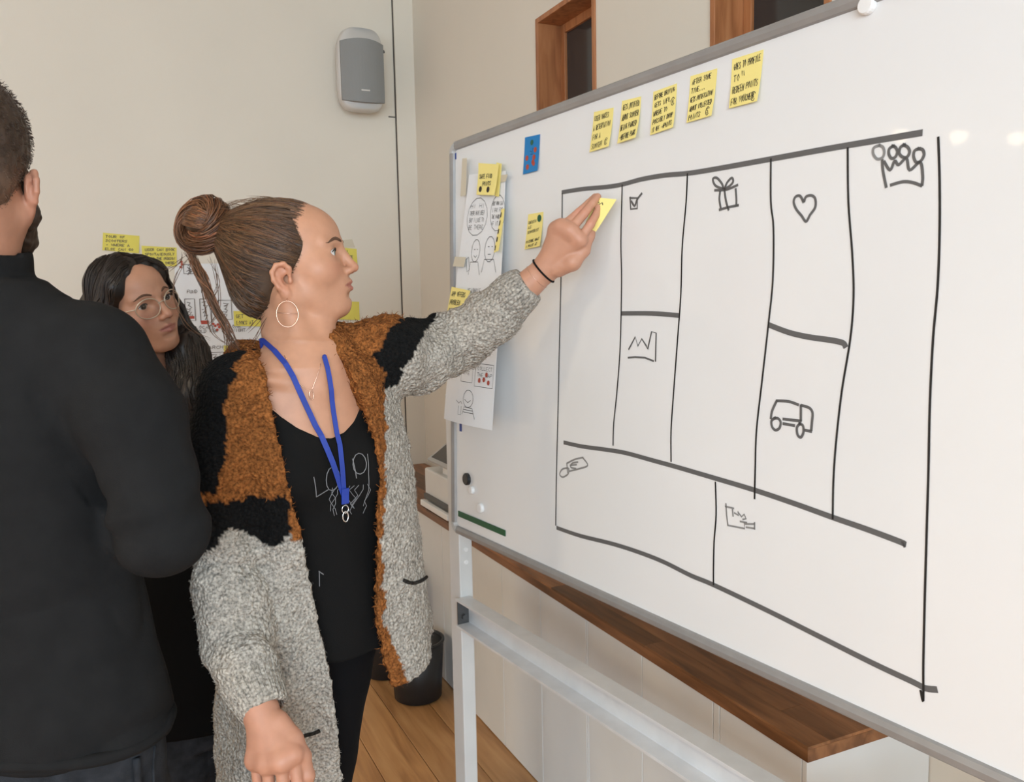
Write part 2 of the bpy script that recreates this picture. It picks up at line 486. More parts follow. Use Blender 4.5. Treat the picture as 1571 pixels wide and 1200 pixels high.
for (axis, fixed, h0, h1) in (('b', A_REAR, -4.2, -2.6), ('b', A_REAR, -2.2, 0.4), ('a', B_LEFT, -2.9, -1.1), ('a', B_LEFT, -0.5, 1.3)):
    mid = (h0+h1)/2
    r = empty('window_%d' % n_, W(fixed, mid, 0.95) if axis == 'b' else W(mid, fixed, 0.95)); r['kind'] = 'structure'; n_ += 1
    for (s0, s1, z0, z1) in ((h0, h0+0.05, 0.95, 2.55), (h1-0.05, h1, 0.95, 2.55), (h0+0.05, h1-0.05, 0.95, 1.0), (h0+0.05, h1-0.05, 2.5, 2.55), (mid-0.025, mid+0.025, 1.0, 2.5)):
        q = MB()
        if axis == 'b': q.rbox(fixed-0.13, fixed-0.07, s0, s1, z0, z1)
        else: q.rbox(s0, s1, fixed-0.13, fixed-0.07, z0, z1)
        q.build('window_frame', 'white_panel', r)

# corner pilaster between the dark joint and the room corner, and the joint itself
struct('trim_1', MB().rbox(A_BACK - 0.012, A_BACK, 1.3245, B_RIGHT, 0, Z_CEIL), 'wall_paint')
o = struct('trim_2', MB().rbox(A_BACK - 0.004, A_BACK, 1.3185, 1.3245, 0, Z_CEIL), 'seam_dark')
struct('trim_3', MB().rbox(A_BACK - 0.003, A_BACK, 1.285, 1.3185, 2.374, 2.379), 'seam_dark')

# ================================================================== low panelled cabinet along the right wall
CF, CT = 1.095, 0.657
cab = empty('low_cabinet', W(2.5, (CF+B_RIGHT)/2, 0))
tag(cab, 'low white panelled boxing with a dark wooden top along the wall', 'cabinet')
A0c, A1c = 1.10, A_BACK - 0.02
MB().rbox(A0c + 0.012, A1c, CF + 0.016, B_RIGHT - 0.002, 0.004, CT - 0.03).build('carcass', 'white_panel', cab)
MB().rbox(A0c, A0c + 0.0115, CF, B_RIGHT - 0.002, 0.004, CT - 0.03).build('end_panel', 'white_panel', cab, bevel=0.001)
js = [A0c + 0.012, 1.345, 1.366, 1.63, 1.885, 1.895, 2.16, 2.435, 2.71, 2.985, 3.26, 3.535, 3.81, A1c]
for i in range(len(js)-1):
    g = 0.0012
    MB().rbox(js[i]+g, js[i+1]-g, CF, CF+0.0155, 0.004, CT-0.0305).build('panel', 'white_panel', cab, bevel=0.0012)
# wooden top out of glued staves, each one a piece
tp = MB().rbox(A0c - 0.012, A1c, CF - 0.01, B_RIGHT - 0.002, CT - 0.0295, CT - 0.006).build('wooden_top', 'dark_stave', cab)
sw = 0.054; k = 0; bb = CF - 0.01
while bb < B_RIGHT - 0.02:
    b1 = min(bb + sw, B_RIGHT - 0.002); a = A0c - 0.012 - [0.0, 0.31, 0.12, 0.45, 0.22, 0.38][k % 6]
    while a < A1c - 0.01:
        L = random.uniform(0.42, 0.72); s0, s1 = max(a, A0c - 0.012), min(a + L, A1c)
        if s1 - s0 > 0.02: MB().rbox(s0 + 0.0003, s1 - 0.0003, bb + 0.0003, b1 - 0.0003, CT - 0.0058, CT).build('stave', 'dark_stave', tp)
        a += L
    bb = b1; k += 1
# skirting
struct('baseboard_back', MB().rbox(A_BACK - 0.014, A_BACK, B_LEFT, CF - 0.002, 0.001, 0.09), 'white_panel')

# ================================================================== ceiling lamps
mat('bulb_glow', (1, 0.85, 0.65), 0.5)
nt_ = MATS['bulb_glow'].node_tree; pb = nt_.nodes['Principled BSDF']
pb.inputs['Emission Color'].default_value = (1.0, 0.78, 0.5, 1); pb.inputs['Emission Strength'].default_value = 30
def lathe(mb, prof, c, n=20, cap=True):
    v = []; f = []; k = len(prof)
    for i in range(n):
        an = 2*PI*i/n
        for (r, z) in prof: v.append((c[0] + r*math.cos(an), c[1] + r*math.sin(an), c[2] + z))
    for i in range(n):
        j = (i+1) % n
        for q in range(k-1): f.append((i*k+q, j*k+q, j*k+q+1, i*k+q+1))
    if cap:
        f.append(tuple(i*k for i in range(n-1, -1, -1))); f.append(tuple(i*k+k-1 for i in range(n)))
    return mb.add(v, f)
def pendant(x, y, zb, power, label, group=None):
    r = empty('pendant_lamp', (x, y, zb)); tag(r, label, 'lamp', group)
    lathe(MB(), [(0.055, Z_CEIL - 0.03), (0.055, Z_CEIL - 0.001)], (x, y, 0)).build('ceiling_rose', 'lamp_metal', r)
    MB().tube([(x, y, zb + 0.2), (x, y, Z_CEIL - 0.02)], 0.004).build('cord', 'black_plastic', r)
    lathe(MB(), [(0.03, 0.2), (0.035, 0.16), (0.10, 0.06), (0.105, 0.05), (0.098, 0.052), (0.03, 0.15)], (x, y, zb), cap=False).build('shade', 'lamp_metal', r, smooth=True)
    bulb = lathe(MB(), [(0.002, -0.0), (0.03, 0.012), (0.045, 0.045), (0.035, 0.08), (0.018, 0.11), (0.018, 0.14)], (x, y, zb)).build('bulb', 'bulb_glow', r, smooth=True)
    ld = bpy.data.lights.new('lamp_light', 'SPOT'); ld.energy = power; ld.color = WARM; ld.shadow_soft_size = 0.10; ld.spot_size = math.radians(150); ld.spot_blend = 0.5
    lo = bpy.data.objects.new('lamp_light', ld); C.objects.link(lo); lo.parent = r; lo.location = (0, 0, -0.14)
    return r
G = 'pendant lamps hanging in a row over the room'
for (x, y, lb) in ((-3.36, 1.34, 'pendant lamp of the cluster of three, the one closest to the back wall'), (-3.5, 1.06, 'pendant lamp hanging in the middle of the cluster of three'), (-3.64, 0.78, 'pendant lamp of the cluster of three, the one closest to the rear windows')):
    pendant(x, y, 2.44, 45, lb, 'three clustered pendant lamps')
pendant(-1.40, 0.40, 2.62, 40, 'pendant lamp hanging alone over the middle of the room')
pendant(-1.9, -1.4, 2.62, 25, 'pendant lamp hanging alone beside the rear windows')


# ================================================================== whiteboard on its stand
B0 = np.array((-0.15175, 2.2, 1.379))
BA = math.radians(31.4); TAU = math.radians(1.43)
BD = np.array((math.sin(BA), -math.cos(BA), 0))
_n0 = np.array((-math.cos(BA), -math.sin(BA), 0))
BN = _n0*math.cos(TAU) + np.array((0, 0, math.sin(TAU)))
BU = -_n0*math.sin(TAU) + np.array((0, 0, math.cos(TAU)))
def bp(u, v, off=0.0): return tuple(B0 + BD*u + BU*v + BN*off)
def bbox(m, u0, u1, v0, v1, o0, o1):
    return m.box8([bp(u0,v0,o1), bp(u1,v0,o1), bp(u1,v0,o0), bp(u0,v0,o0), bp(u0,v1,o1), bp(u1,v1,o1), bp(u1,v1,o0), bp(u0,v1,o0)])
mat('marker_black', (0.012, 0.012, 0.012), 0.5)
mat('marker_grey', (0.115, 0.112, 0.11), 0.5)
mat('marker_light', (0.24, 0.235, 0.23), 0.5)
BLEN = 2.0; V0, V1 = -0.5145, 0.489
floor_pt = bp(BLEN/2, 0, 0)
wb = empty('whiteboard', (floor_pt[0], floor_pt[1], 0)); tag(wb, 'large white marker board with grey frame on a metal stand', 'whiteboard')
FR = 0.020
bbox(MB(), FR*0.6, BLEN-FR*0.6, V0+FR*0.6, V1-FR*0.6, -0.012, 0.0).build('writing_surface', 'board_enamel', wb)
def frame_bar(p, q, inner, name):
    """Rounded aluminium profile from p to q (board plane), inner = direction to the board centre."""
    prof = [(-0.001, -0.014), (-0.001, 0.002), (0.004, 0.008), (0.012, 0.009), (0.0195, 0.006), (0.021, 0.0005), (0.021, -0.014)]
    v = []; f = []; k = len(prof)
    for e in (p, q):
        for (w, o) in prof: v.append(bp(e[0] + inner[0]*w, e[1] + inner[1]*w, o))
    for i in range(k):
        j = (i+1) % k; f.append((i, j, k+j, k+i))
    f.append(tuple(range(k-1, -1, -1))); f.append(tuple(range(k, 2*k)))
    o = MB().add(v, f).build(name, 'frame_grey', wb)
    bm = bmesh.new(); bm.from_mesh(o.data); bmesh.ops.recalc_face_normals(bm, faces=bm.faces); bm.to_mesh(o.data); bm.free()
    return o
cr = 0.028
frame_bar((cr, V1), (BLEN-cr, V1), (0, -1), 'frame_rail')
frame_bar((cr, V0), (BLEN-cr, V0), (0, 1), 'frame_rail')
frame_bar((0, V0+cr), (0, V1-cr), (1, 0), 'frame_rail')
frame_bar((BLEN, V0+cr), (BLEN, V1-cr), (-1, 0), 'frame_rail')
for (cu, cv, su, sv) in ((cr, V1-cr, -1, 1), (cr, V0+cr, -1, -1), (BLEN-cr, V1-cr, 1, 1), (BLEN-cr, V0+cr, 1, -1)):
    m = MB(); n = 8; prof = [(0.007, -0.015), (0.006, 0.001), (0.010, 0.009), (0.020, 0.0105), (0.0285, 0.004), (0.0295, -0.015)]; k = len(prof)
    v = []; f = []
    for i in range(n+1):
        an = PI/2*i/n
        for (r, o) in prof: v.append(bp(cu + su*math.cos(an)*r, cv + sv*math.sin(an)*r, o))
    for i in range(n):
        for j in range(k): f.append((i*k+j, i*k+(j+1) % k, (i+1)*k+(j+1) % k, (i+1)*k+j))
    f.append(tuple(range(k))); f.append(tuple(range(n*k, n*k+k)))
    o = m.add(v, f).build('corner_cap', 'plastic_grey', wb, smooth=False)
    bm = bmesh.new(); bm.from_mesh(o.data); bmesh.ops.recalc_face_normals(bm, faces=bm.faces); bm.to_mesh(o.data); bm.free()
# stand: two posts behind the board, a channel rail, feet with castors
def vbox(m, u0, u1, o0, o1, z0, z1):
    """Upright box in board directions but plumb."""
    b0 = B0.copy(); b0[2] = 0
    def q(u, o, z): return tuple(b0 + BD*u + _n0*o + np.array((0, 0, z)))
    return m.box8([q(u0,o1,z0), q(u1,o1,z0), q(u1,o0,z0), q(u0,o0,z0), q(u0,o1,z1), q(u1,o1,z1), q(u1,o0,z1), q(u0,o0,z1)])
for u in (-0.085, BLEN+0.025):
    p = vbox(MB(), u, u+0.06, -0.056, -0.016, 0.09, 1.22).build('post', 'post_paint', wb, bevel=0.003)
    for z in (0.80, 0.765):
        q0 = B0 + BD*(u+0.06) + _n0*(-0.036); 
        MB().tube([(q0[0], q0[1], z), tuple(np.array((q0[0], q0[1], z)) + BD*0.003)], 0.006, 12).build('plug', 'white_plastic', p, smooth=False)
    # foot and castors
    vbox(MB(), u+0.005, u+0.055, -0.10, 0.34, 0.06, 0.0895).build('foot', 'post_paint', wb, bevel=0.004)
    for o_ in (-0.07, 0.31):
        c = B0 + BD*(u+0.03) + _n0*o_
        MB().tube([tuple(np.array((c[0], c[1], 0.0285)) - BD*0.012), tuple(np.array((c[0], c[1], 0.0285)) + BD*0.012)], 0.028, 16).build('castor', 'black_plastic', wb)
rz0, rz1 = 0.591, 0.670
ch = MB()
vbox(ch, -0.024, BLEN+0.024, -0.042, -0.038, rz0, rz1)
vbox(ch, -0.024, BLEN+0.024, -0.038, 0.0, rz1-0.006, rz1)
vbox(ch, -0.024, BLEN+0.024, -0.038, 0.0, rz0, rz0+0.006)
rail = ch.build('channel_rail', 'aluminium', wb)
vbox(MB(), -0.0236, -0.020, -0.0375, -0.004, rz0+0.0065, rz1-0.0065).build('end_bracket', 'dark_metal', rail)
q0 = B0 + BD*(-0.015) + _n0*(-0.022)
MB().tube([(q0[0]-BD[0]*0.008, q0[1]-BD[1]*0.008, 0.617), (q0[0]+BD[0]*0.004, q0[1]+BD[1]*0.004, 0.617)], 0.008, 6).build('bolt', 'dark_metal', rail)

# ---- marker drawing on the board (flat strokes in board coordinates)
def draw(name, lines, wid, m, off=0.0006, parent=None, smooth=True):
    mb = MB()
    for k, pl in enumerate(lines):
        if smooth and len(pl) > 2: pl = catmull(pl, 5)
        ribbon(mb, pl, wid, lambda x, y: bp(x, y, off))
    return mb.build(name, m, parent or wb)
LN = dict(
 t0=[(0.4945,0.3078), (0.567,0.3055), (0.6408,0.3001), (0.6902,0.2987), (0.7461,0.3008), (0.8073,0.2994), (0.8663,0.2947), (0.933,0.2927), (1.0456,0.2911), (1.1369,0.2899), (1.1812,0.289), (1.2403,0.2876), (1.2892,0.2865)],
 t1=[(0.5078,-0.2121), (0.5703,-0.212), (0.6501,-0.2078), (0.7104,-0.2058), (0.7853,-0.2085), (0.8545,-0.211), (0.9461,-0.2155), (1.0314,-0.2201), (1.111,-0.2267), (1.1786,-0.2336), (1.2342,-0.2386), (1.2868,-0.2447), (1.2906,-0.2465)],
 t2=[(0.4833,-0.4007), (0.5663,-0.399), (0.6782,-0.3906), (0.7621,-0.3882), (0.8252,-0.3896), (0.8925,-0.3957), (0.9489,-0.3974), (1.0673,-0.4063), (1.1658,-0.4155), (1.2527,-0.4236), (1.3113,-0.4274), (1.3298,-0.4291), (1.344,-0.4254)],
 t3=[(0.6951,0.0585), (0.7788,0.0584), (0.8472,0.055)],
 t4=[(1.0522,0.0403), (1.0889,0.03), (1.1249,0.024), (1.1646,0.0203), (1.1843,0.0171), (1.1888,0.0127)])
for k in LN: draw('marker_line', [LN[k]], 0.0085, 'marker_grey', 0.0005)
VL = [
 [(0.4946,0.3052), (0.4935,0.1948), (0.4901,0.0735), (0.4867,-0.0496), (0.4833,-0.1747), (0.4796,-0.2877), (0.4783,-0.396)],
 [(0.6902,0.2975), (0.6885,0.1941), (0.6919,0.1209), (0.6905,-0.002), (0.6824,-0.0897), (0.6736,-0.1537), (0.6724,-0.1958)],
 [(0.8647,0.2938), (0.8629,0.2472), (0.8554,0.1709), (0.8543,0.0931), (0.8483,0.0143), (0.8409,-0.0774), (0.836,-0.1473), (0.8375,-0.2031)],
 [(1.0456,0.2911), (1.0479,0.2268), (1.0545,0.1871), (1.0561,0.1086), (1.0497,0.0393), (1.041,-0.0416), (1.0321,-0.1243), (1.0316,-0.1866), (1.0319,-0.2336)],
 [(1.1813,0.2854), (1.1856,0.2116), (1.1949,0.1397), (1.1995,0.0815), (1.1968,0.0229), (1.1861,-0.0507), (1.1795,-0.1258), (1.1775,-0.1826), (1.1786,-0.2355)],
 [(1.3132,0.2767), (1.3177,0.221), (1.3208,0.1564), (1.3214,0.0916), (1.3185,0.0259), (1.3182,-0.0572), (1.3204,-0.1412), (1.3219,-0.2262), (1.3237,-0.3208), (1.3257,-0.399), (1.3279,-0.4467), (1.3237,-0.435)],
 [(0.9463,-0.2221), (0.9496,-0.2767), (0.9465,-0.3219), (0.9464,-0.3666), (0.9473,-0.3967)]]
for pl in VL: draw('marker_line', [pl], 0.0034, 'marker_black', 0.0007)
draw('check_box_drawing', [[(0.7136,0.272), (0.7159,0.2504), (0.7345,0.2497), (0.7341,0.2685), (0.7136,0.2708)]], 0.004, 'marker_grey', smooth=False)
draw('check_mark', [[(0.7175,0.2645), (0.727,0.2552), (0.7341,0.2662), (0.7467,0.2752)]], 0.0045, 'marker_grey')
draw('gift_drawing', [[(0.9297,0.2587), (0.9558,0.2566), (0.9794,0.2608)], [(0.9415,0.2552), (0.9404,0.2428), (0.9438,0.2289)], [(0.9515,0.255), (0.9549,0.2391), (0.9611,0.224)], [(0.9754,0.2552), (0.9774,0.2397), (0.9777,0.2284)],
  [(0.941,0.2261), (0.9609,0.2281), (0.9819,0.229)], [(0.9486,0.2585), (0.931,0.2659), (0.9247,0.2771), (0.9335,0.2781), (0.9454,0.2671), (0.95,0.2583), (0.9568,0.2677), (0.9665,0.2736), (0.9695,0.2671), (0.9613,0.261), (0.95,0.2583)]], 0.0042, 'marker_grey')
draw('heart_drawing', [[(1.1089,0.22), (1.1027,0.2292), (1.0945,0.2292), (1.0912,0.222), (1.0963,0.211), (1.1062,0.2006), (1.1147,0.1914), (1.1213,0.2001), (1.13,0.2103), (1.1295,0.2224), (1.1225,0.2278), (1.1133,0.227), (1.1101,0.2208)]], 0.0042, 'marker_grey')
draw('crown_drawing', [[(1.2357,0.2605), (1.2373,0.2467), (1.2431,0.2247)], [(1.2387,0.2583), (1.2479,0.246), (1.254,0.2569), (1.2599,0.251), (1.2707,0.2577), (1.276,0.242), (1.2901,0.2498), (1.2945,0.2321), (1.2941,0.2208)],
  [(1.2498,0.2264), (1.2666,0.2284), (1.2804,0.2258), (1.2933,0.2201)]] + [[(1.2522,0.2764), (1.2457,0.2741), (1.245,0.2675), (1.2491,0.261), (1.2547,0.2618), (1.2573,0.2681), (1.2542,0.2744), (1.2493,0.2769)],
  [(1.268,0.2754), (1.2617,0.2732), (1.2602,0.2659), (1.2651,0.2602), (1.2716,0.2592), (1.2749,0.2652), (1.2719,0.2715), (1.2653,0.2759)], [(1.2892,0.267), (1.2821,0.2657), (1.2807,0.2586), (1.2847,0.2506), (1.2909,0.2513), (1.295,0.258), (1.2929,0.2648), (1.2866,0.2675)]], 0.0042, 'marker_grey')
draw('crown_drawing', [[(1.2309,0.2807), (1.2222,0.2788), (1.2216,0.2712), (1.2278,0.2634), (1.2356,0.2639), (1.2382,0.2703), (1.2359,0.2774), (1.23,0.2809)]], 0.004, 'marker_light')
draw('truck_drawing', [[(1.0705,-0.0747), (1.0929,-0.0737), (1.1112,-0.077)], [(1.0705,-0.0747), (1.0622,-0.0905), (1.0601,-0.1028)], [(1.1171,-0.0774), (1.1314,-0.0799), (1.1374,-0.087), (1.1368,-0.1005), (1.1361,-0.1121)], [(1.116,-0.0775), (1.1168,-0.0998)],
  [(1.084,-0.1013), (1.1169,-0.1008)], [(1.0843,-0.1083), (1.1052,-0.1089)], [(1.1245,-0.1135), (1.1362,-0.1141)],
  [(1.0689,-0.1009), (1.0615,-0.1067), (1.0631,-0.1156), (1.0696,-0.1199), (1.0771,-0.1161), (1.0792,-0.1068), (1.074,-0.1014), (1.0664,-0.1022)], [(1.1158,-0.1048), (1.1101,-0.1113), (1.1117,-0.1219), (1.1178,-0.125), (1.1222,-0.1167), (1.1207,-0.1071), (1.1135,-0.105)]], 0.0045, 'marker_grey')
draw('factory_drawing', [[(0.7158,-0.0085), (0.7342,0.0151), (0.742,-0.0016), (0.7528,0.0119), (0.7659,-0.0008), (0.7696,-0.0066), (0.7796,0.0255), (0.792,0.0234), (0.7915,-0.027)], [(0.7142,-0.0245), (0.735,-0.0224), (0.7627,-0.0224), (0.7862,-0.0273)]], 0.0036, 'marker_grey', smooth=False)
draw('money_drawing', [[(0.5179,-0.255), (0.5205,-0.274)], [(0.5179,-0.255), (0.5457,-0.2426), (0.5751,-0.2342)], [(0.5752,-0.2356), (0.5909,-0.248), (0.5642,-0.2588), (0.5275,-0.2701)], [(0.5572,-0.2463), (0.5366,-0.2522), (0.5321,-0.2611), (0.5506,-0.261)], [(0.5297,-0.2574), (0.5528,-0.2525)],
  [(0.5227,-0.264), (0.5013,-0.2701), (0.4918,-0.2828), (0.5039,-0.2865), (0.5229,-0.2764), (0.5251,-0.265)]], 0.0036, 'marker_light')
draw('tap_drawing', [[(0.971,-0.2538), (0.973,-0.2719), (0.9765,-0.2887)], [(0.9697,-0.2584), (0.9884,-0.258)], [(0.9765,-0.2887), (1.0132,-0.2861), (1.0115,-0.2758)], [(0.9856,-0.2596), (0.9874,-0.2711)], [(0.9901,-0.2652), (1.0,-0.2675), (0.997,-0.2616), (1.0057,-0.2684), (1.0111,-0.2631), (1.0154,-0.2696), (1.0086,-0.2721)],
  [(1.0031,-0.2765), (1.017,-0.2757)], [(1.0144,-0.2784), (1.0333,-0.2743)], [(1.0159,-0.2833), (1.0336,-0.2816)], [(1.0333,-0.2722), (1.0336,-0.2826)]], 0.003, 'marker_light', smooth=False)

# ---- magnets and strips on the board
mat('green_strip', (0.005, 0.085, 0.03), 0.5); mat('blue_tag', (0.02, 0.05, 0.25), 0.5)
def magnet(u, v, r, h, m, label, group=None):
    o = MB(); n = 20; vv = []; ff = []
    prof = [(0, 0), (r, 0), (r, h*0.75), (r*0.85, h), (r*0.4, h*1.02)]
    for i in range(n):
        an = 2*PI*i/n
        for (rr, hh) in prof[1:]: vv.append(bp(u + rr*math.cos(an), v + rr*math.sin(an), 0.0004 + hh))
    for i in range(n):
        j = (i+1) % n
        for q in range(3): ff.append((i*4+q, j*4+q, j*4+q+1, i*4+q+1))
    ff.append(tuple(i*4+3 for i in range(n))); ff.append(tuple(i*4 for i in range(n-1, -1, -1)))
    x = o.add(vv, ff).build('board_magnet', m, None, smooth=False); tag(x, label, 'magnet', group)
magnet(*(0.0823,-0.3613), 0.0155, 0.009, 'black_plastic', 'round black magnet on the whiteboard above two white ones')
magnet(*(0.1079,-0.3853), 0.010, 0.008, 'white_plastic', 'small round white magnet just below the black magnet')
magnet(*(0.1529,-0.4225), 0.0125, 0.008, 'white_plastic', 'larger round white magnet above the green strip')
magnet(*(1.2059,0.4671), 0.0125, 0.009, 'white_plastic', 'round white magnet near the top frame of the board, far from all notes')
m = MB(); a_, b_, c_, d_ = (0.0319,-0.4559), (0.2689,-0.4506), (0.269,-0.4664), (0.0318,-0.4698)
u0, u1 = a_[0], b_[0]; vm0, vm1 = (c_[1]+d_[1])/2, (a_[1]+b_[1])/2
bbox(m, u0, u1, vm0, vm1, 0.0004, 0.0026)
tag(m.build('magnetic_strip', 'green_strip', None, bevel=0.0006), 'long dark green magnetic strip along the bottom edge of the whiteboard', 'magnet')
p0 = (0.0191,0.4539); tag(bbox(MB(), p0[0]-0.008, p0[0]+0.008, p0[1]-0.008, p0[1]+0.008, 0.0004, 0.001).build('corner_sticker', 'blue_tag', None), 'tiny blue square sticker in the top corner of the whiteboard', 'sticker')
p0 = (0.0446,-0.2333); tag(bbox(MB(), p0[0]-0.006, p0[0]+0.006, p0[1]-0.010, p0[1]+0.010, 0.0004, 0.001).build('index_sticker', 'blue_tag', None), 'tiny blue upright sticker below the hanging paper sheet', 'sticker')

# ---- sticky notes
mat('note_yellow', (0.90, 0.76, 0.26), 0.8, var=0.02); mat('note_wall_yellow', (0.74, 0.64, 0.12), 0.8, var=0.03)
mat('note_blue', (0.01, 0.20, 0.50), 0.7); mat('ink', (0.02, 0.016, 0.015), 0.7); mat('ink_soft', (0.10, 0.08, 0.07), 0.8)
mat('red_dot', (0.42, 0.06, 0.03), 0.6); mat('green_dot', (0.01, 0.10, 0.05), 0.6)
def surf_note(name, quad, place, m, lines=(), ink='ink', wid=0.0012, lift=0.006, label='', group=None, cat='sticky note', extra=None, dots=(), parent=None, hmul=1.0, base=0.0006, twist=0.0):
    """Sheet over a quad (TL, TR, BR, BL in surface coordinates), curling off at its lower edge; place(u,v,off)->xyz."""
    TL, TR, BR, BL = [np.array(q) for q in quad]
    def uv(s, t): return (TL*(1-s) + TR*s)*t + (BL*(1-s) + BR*s)*(1-t)
    def h(s, t): return base + lift*(1-t)**2*(0.55 + 0.45*s) + twist*(s-0.5)*(1-t)
    N = 8; mb = MB(); v = []; f = []
    for side in (0, 1):
        for j in range(N+1):
            for i in range(N+1):
                q = uv(i/N, j/N); v.append(place(q[0], q[1], h(i/N, j/N) + (0.0004 if side == 0 else 0)))
    st = (N+1)**2
    for j in range(N):
        for i in range(N):
            a = j*(N+1)+i; f.append((a, a+1, a+N+2, a+N+1)); f.append((st+a, st+a+N+1, st+a+N+2, st+a+1))
    rim = [i for i in range(N+1)] + [j*(N+1)+N for j in range(1, N+1)] + [N*(N+1)+i for i in range(N-1, -1, -1)] + [j*(N+1) for j in range(N-1, 0, -1)]
    for q in range(len(rim)): a, b = rim[q], rim[(q+1) % len(rim)]; f.append((b, a, st+a, st+b))
    o = mb.add(v, f).build(name, m, parent, smooth=False)
    tag(o, label or None, cat if parent is None else None, group)
    W_ = np.linalg.norm(TR-TL); H_ = np.linalg.norm(TL-BL)
    if lines:
        tb = MB(); n = len(lines); rnd = random.Random(hash(label) & 0xffff if False else len(label)*31 + n)
        for i, tx in enumerate(lines):
            if not tx: continue
            y = 1 - (i + 0.95)/(n + 0.25); wd = min(0.86, 0.062*len(tx)*hmul + 0.1)
            for pl in strokes(tx, 0.07 + rnd.uniform(0, 0.03), y, wd, 0.55/(n+0.3), 0.1, rnd):
                ribbon(tb, [(p[0]*W_, p[1]*H_ + (p[0]-0.5)*W_*0.06) for p in pl], wid, lambda x, yy: place(*uv(x/W_, yy/H_), h(x/W_, yy/H_) + 0.0009))
        tb.build('handwriting', ink, o)['kind'] = 'stuff'
    if extra:
        tb = MB()
        for pl in extra: ribbon(tb, [(p[0]*W_, p[1]*H_) for p in pl], wid, lambda x, yy: place(*uv(x/W_, yy/H_), h(x/W_, yy/H_) + 0.0009))
        tb.build('sketch', ink, o)['kind'] = 'stuff'
    for (s, t, r, dm) in dots:
        db = MB(); vv = []
        for k in range(12): vv.append(place(*(uv(s, t) + np.array((math.cos(k*PI/6)*r, math.sin(k*PI/6)*r))), h(s, t) + 0.001))
        db.add(vv, [tuple(range(12))]).build('dot', dm, o)
    return o
GN = 'yellow notes in the row along the top of the whiteboard'
circ = lambda s, t, r, asp=1.0: [(s + r*math.cos(k*PI/5 + 0.6), t + r*asp*math.sin(k*PI/5 + 0.6)) for k in range(9)]
num = lambda ch, s, t: [circ(s, t, 0.07, 1.3)] + strokes(ch, s-0.03, t-0.05, 0.07, 0.1, 0.05)
surf_note('sticky_note', ((0.6011,0.4482), (0.662,0.4445), (0.6555,0.3736), (0.5918,0.3728)), bp, 'note_yellow', ['USER MAKES', 'A RESERVATION', 'FOR A', 'SCOOTER'], label='yellow note reading user makes a reservation, at the start of the top row', extra=num('2', 0.82, 0.16), group=GN)
surf_note('sticky_note', ((0.687,0.4513), (0.7409,0.4481), (0.739,0.3749), (0.6809,0.3742)), bp, 'note_yellow', ['GETS NOTIFIED', 'ABOUT SCOOTER', 'BEING PARKED', '->BEFORE PARK'], label='yellow note beginning gets notified, second in the top row', group=GN, lift=0.010)
surf_note('sticky_note', ((0.7745,0.4488), (0.8348,0.4498), (0.8335,0.3761), (0.7711,0.3739)), bp, 'note_yellow', ['BEFORE DRIVING', 'GETS INFO,', 'WHERE TO', 'POSSIBLY DROP', 'IT OFF ->POINTS'], label='yellow note beginning before driving, middle of the top row', group=GN, extra=num('4', 0.88, 0.62))
surf_note('sticky_note', ((0.8679,0.454), (0.9294,0.4521), (0.9245,0.3781), (0.8639,0.3781)), bp, 'note_yellow', ['AFTER SOME', 'TIME...', 'GETS NOTIFICATION', 'ABOUT COLLECTED', 'POINTS'], label='yellow note beginning after some time, fourth in the top row', group=GN, extra=num('5', 0.82, 0.13))
surf_note('sticky_note', ((0.9617,0.4583), (1.0256,0.4569), (1.0206,0.3809), (0.9601,0.3824)), bp, 'note_yellow', ['GOES TO PROFILE', 'TO', 'REDEEM POINTS', 'FOR VOUCHER'], label='yellow note reading goes to profile to redeem points, at the end of the top row', group=GN,
   extra=num('6', 0.85, 0.12) + [[(0.36+0.01*k, 0.60 if k % 2 else 0.70) for k in range(10)]])
surf_note('sticky_note', ((0.3507,0.4432), (0.4105,0.4397), (0.406,0.3639), (0.3458,0.3639)), bp, 'note_blue', label='blue sticky note with red dots on the whiteboard', lift=0.004, dots=[(0.5, 0.82, 0.006, 'green_dot'), (0.75, 0.6, 0.006, 'red_dot'), (0.22, 0.42, 0.006, 'red_dot'), (0.7, 0.4, 0.006, 'red_dot'), (0.66, 0.27, 0.006, 'red_dot'), (0.3, 0.17, 0.006, 'red_dot'), (0.72, 0.22, 0.005, 'red_dot')], extra=[[(0.4, 0.6), (0.55, 0.55), (0.6, 0.66)], [(0.45, 0.5), (0.6, 0.5)]])
surf_note('sticky_note', ((0.365,0.2755), (0.4244,0.2751), (0.42,0.2024), (0.3547,0.1996)), bp, 'note_yellow', ['', 'CHECKIN', 'AS', 'SCOOTERIST', '', 'PICTURE WHAT', 'I POINT AT'], label='yellow note with a green dot between the paper sheet and the raised hand', dots=[(0.78, 0.83, 0.008, 'green_dot')])

# ---- tall storyboard sheet hanging at the end of the board, its lower end standing off
mat('paper_white', (0.80, 0.80, 0.80), 0.8, var=0.012, vscale=4); mat('tape', (0.62, 0.55, 0.42), 0.5)
sh = [(0.1091,0.3955), (0.2819,0.3803), (0.3046,-0.2062), (0.0653,-0.2048)]
def sheet_pt(u, v, off): # sheet bulges away from the board towards its lower end
    t = (0.40 - v)/0.72; t = min(max(t, 0), 1)
    return bp(u, v, 0.008 + 0.062*t**1.2 + off)
TL, TR, BR, BL = [np.array(q) for q in sh]
def sheet_uv(s, t):
    q = (TL*(1-s) + TR*s)*t + (BL*(1-s) + BR*s)*(1-t)
    q = q + np.array((-0.028*math.sin(PI*(1-t))*(1-s)*0.6, 0)); return q
mb = MB(); NX, NY = 6, 24; v = []; f = []
for side in (0, 1):
    for j in range(NY+1):
        for i in range(NX+1):
            q = sheet_uv(i/NX, j/NY); v.append(sheet_pt(q[0], q[1], 0.0006*side + 0.008*math.sin(PI*i/NX)*(1-j/NY)))
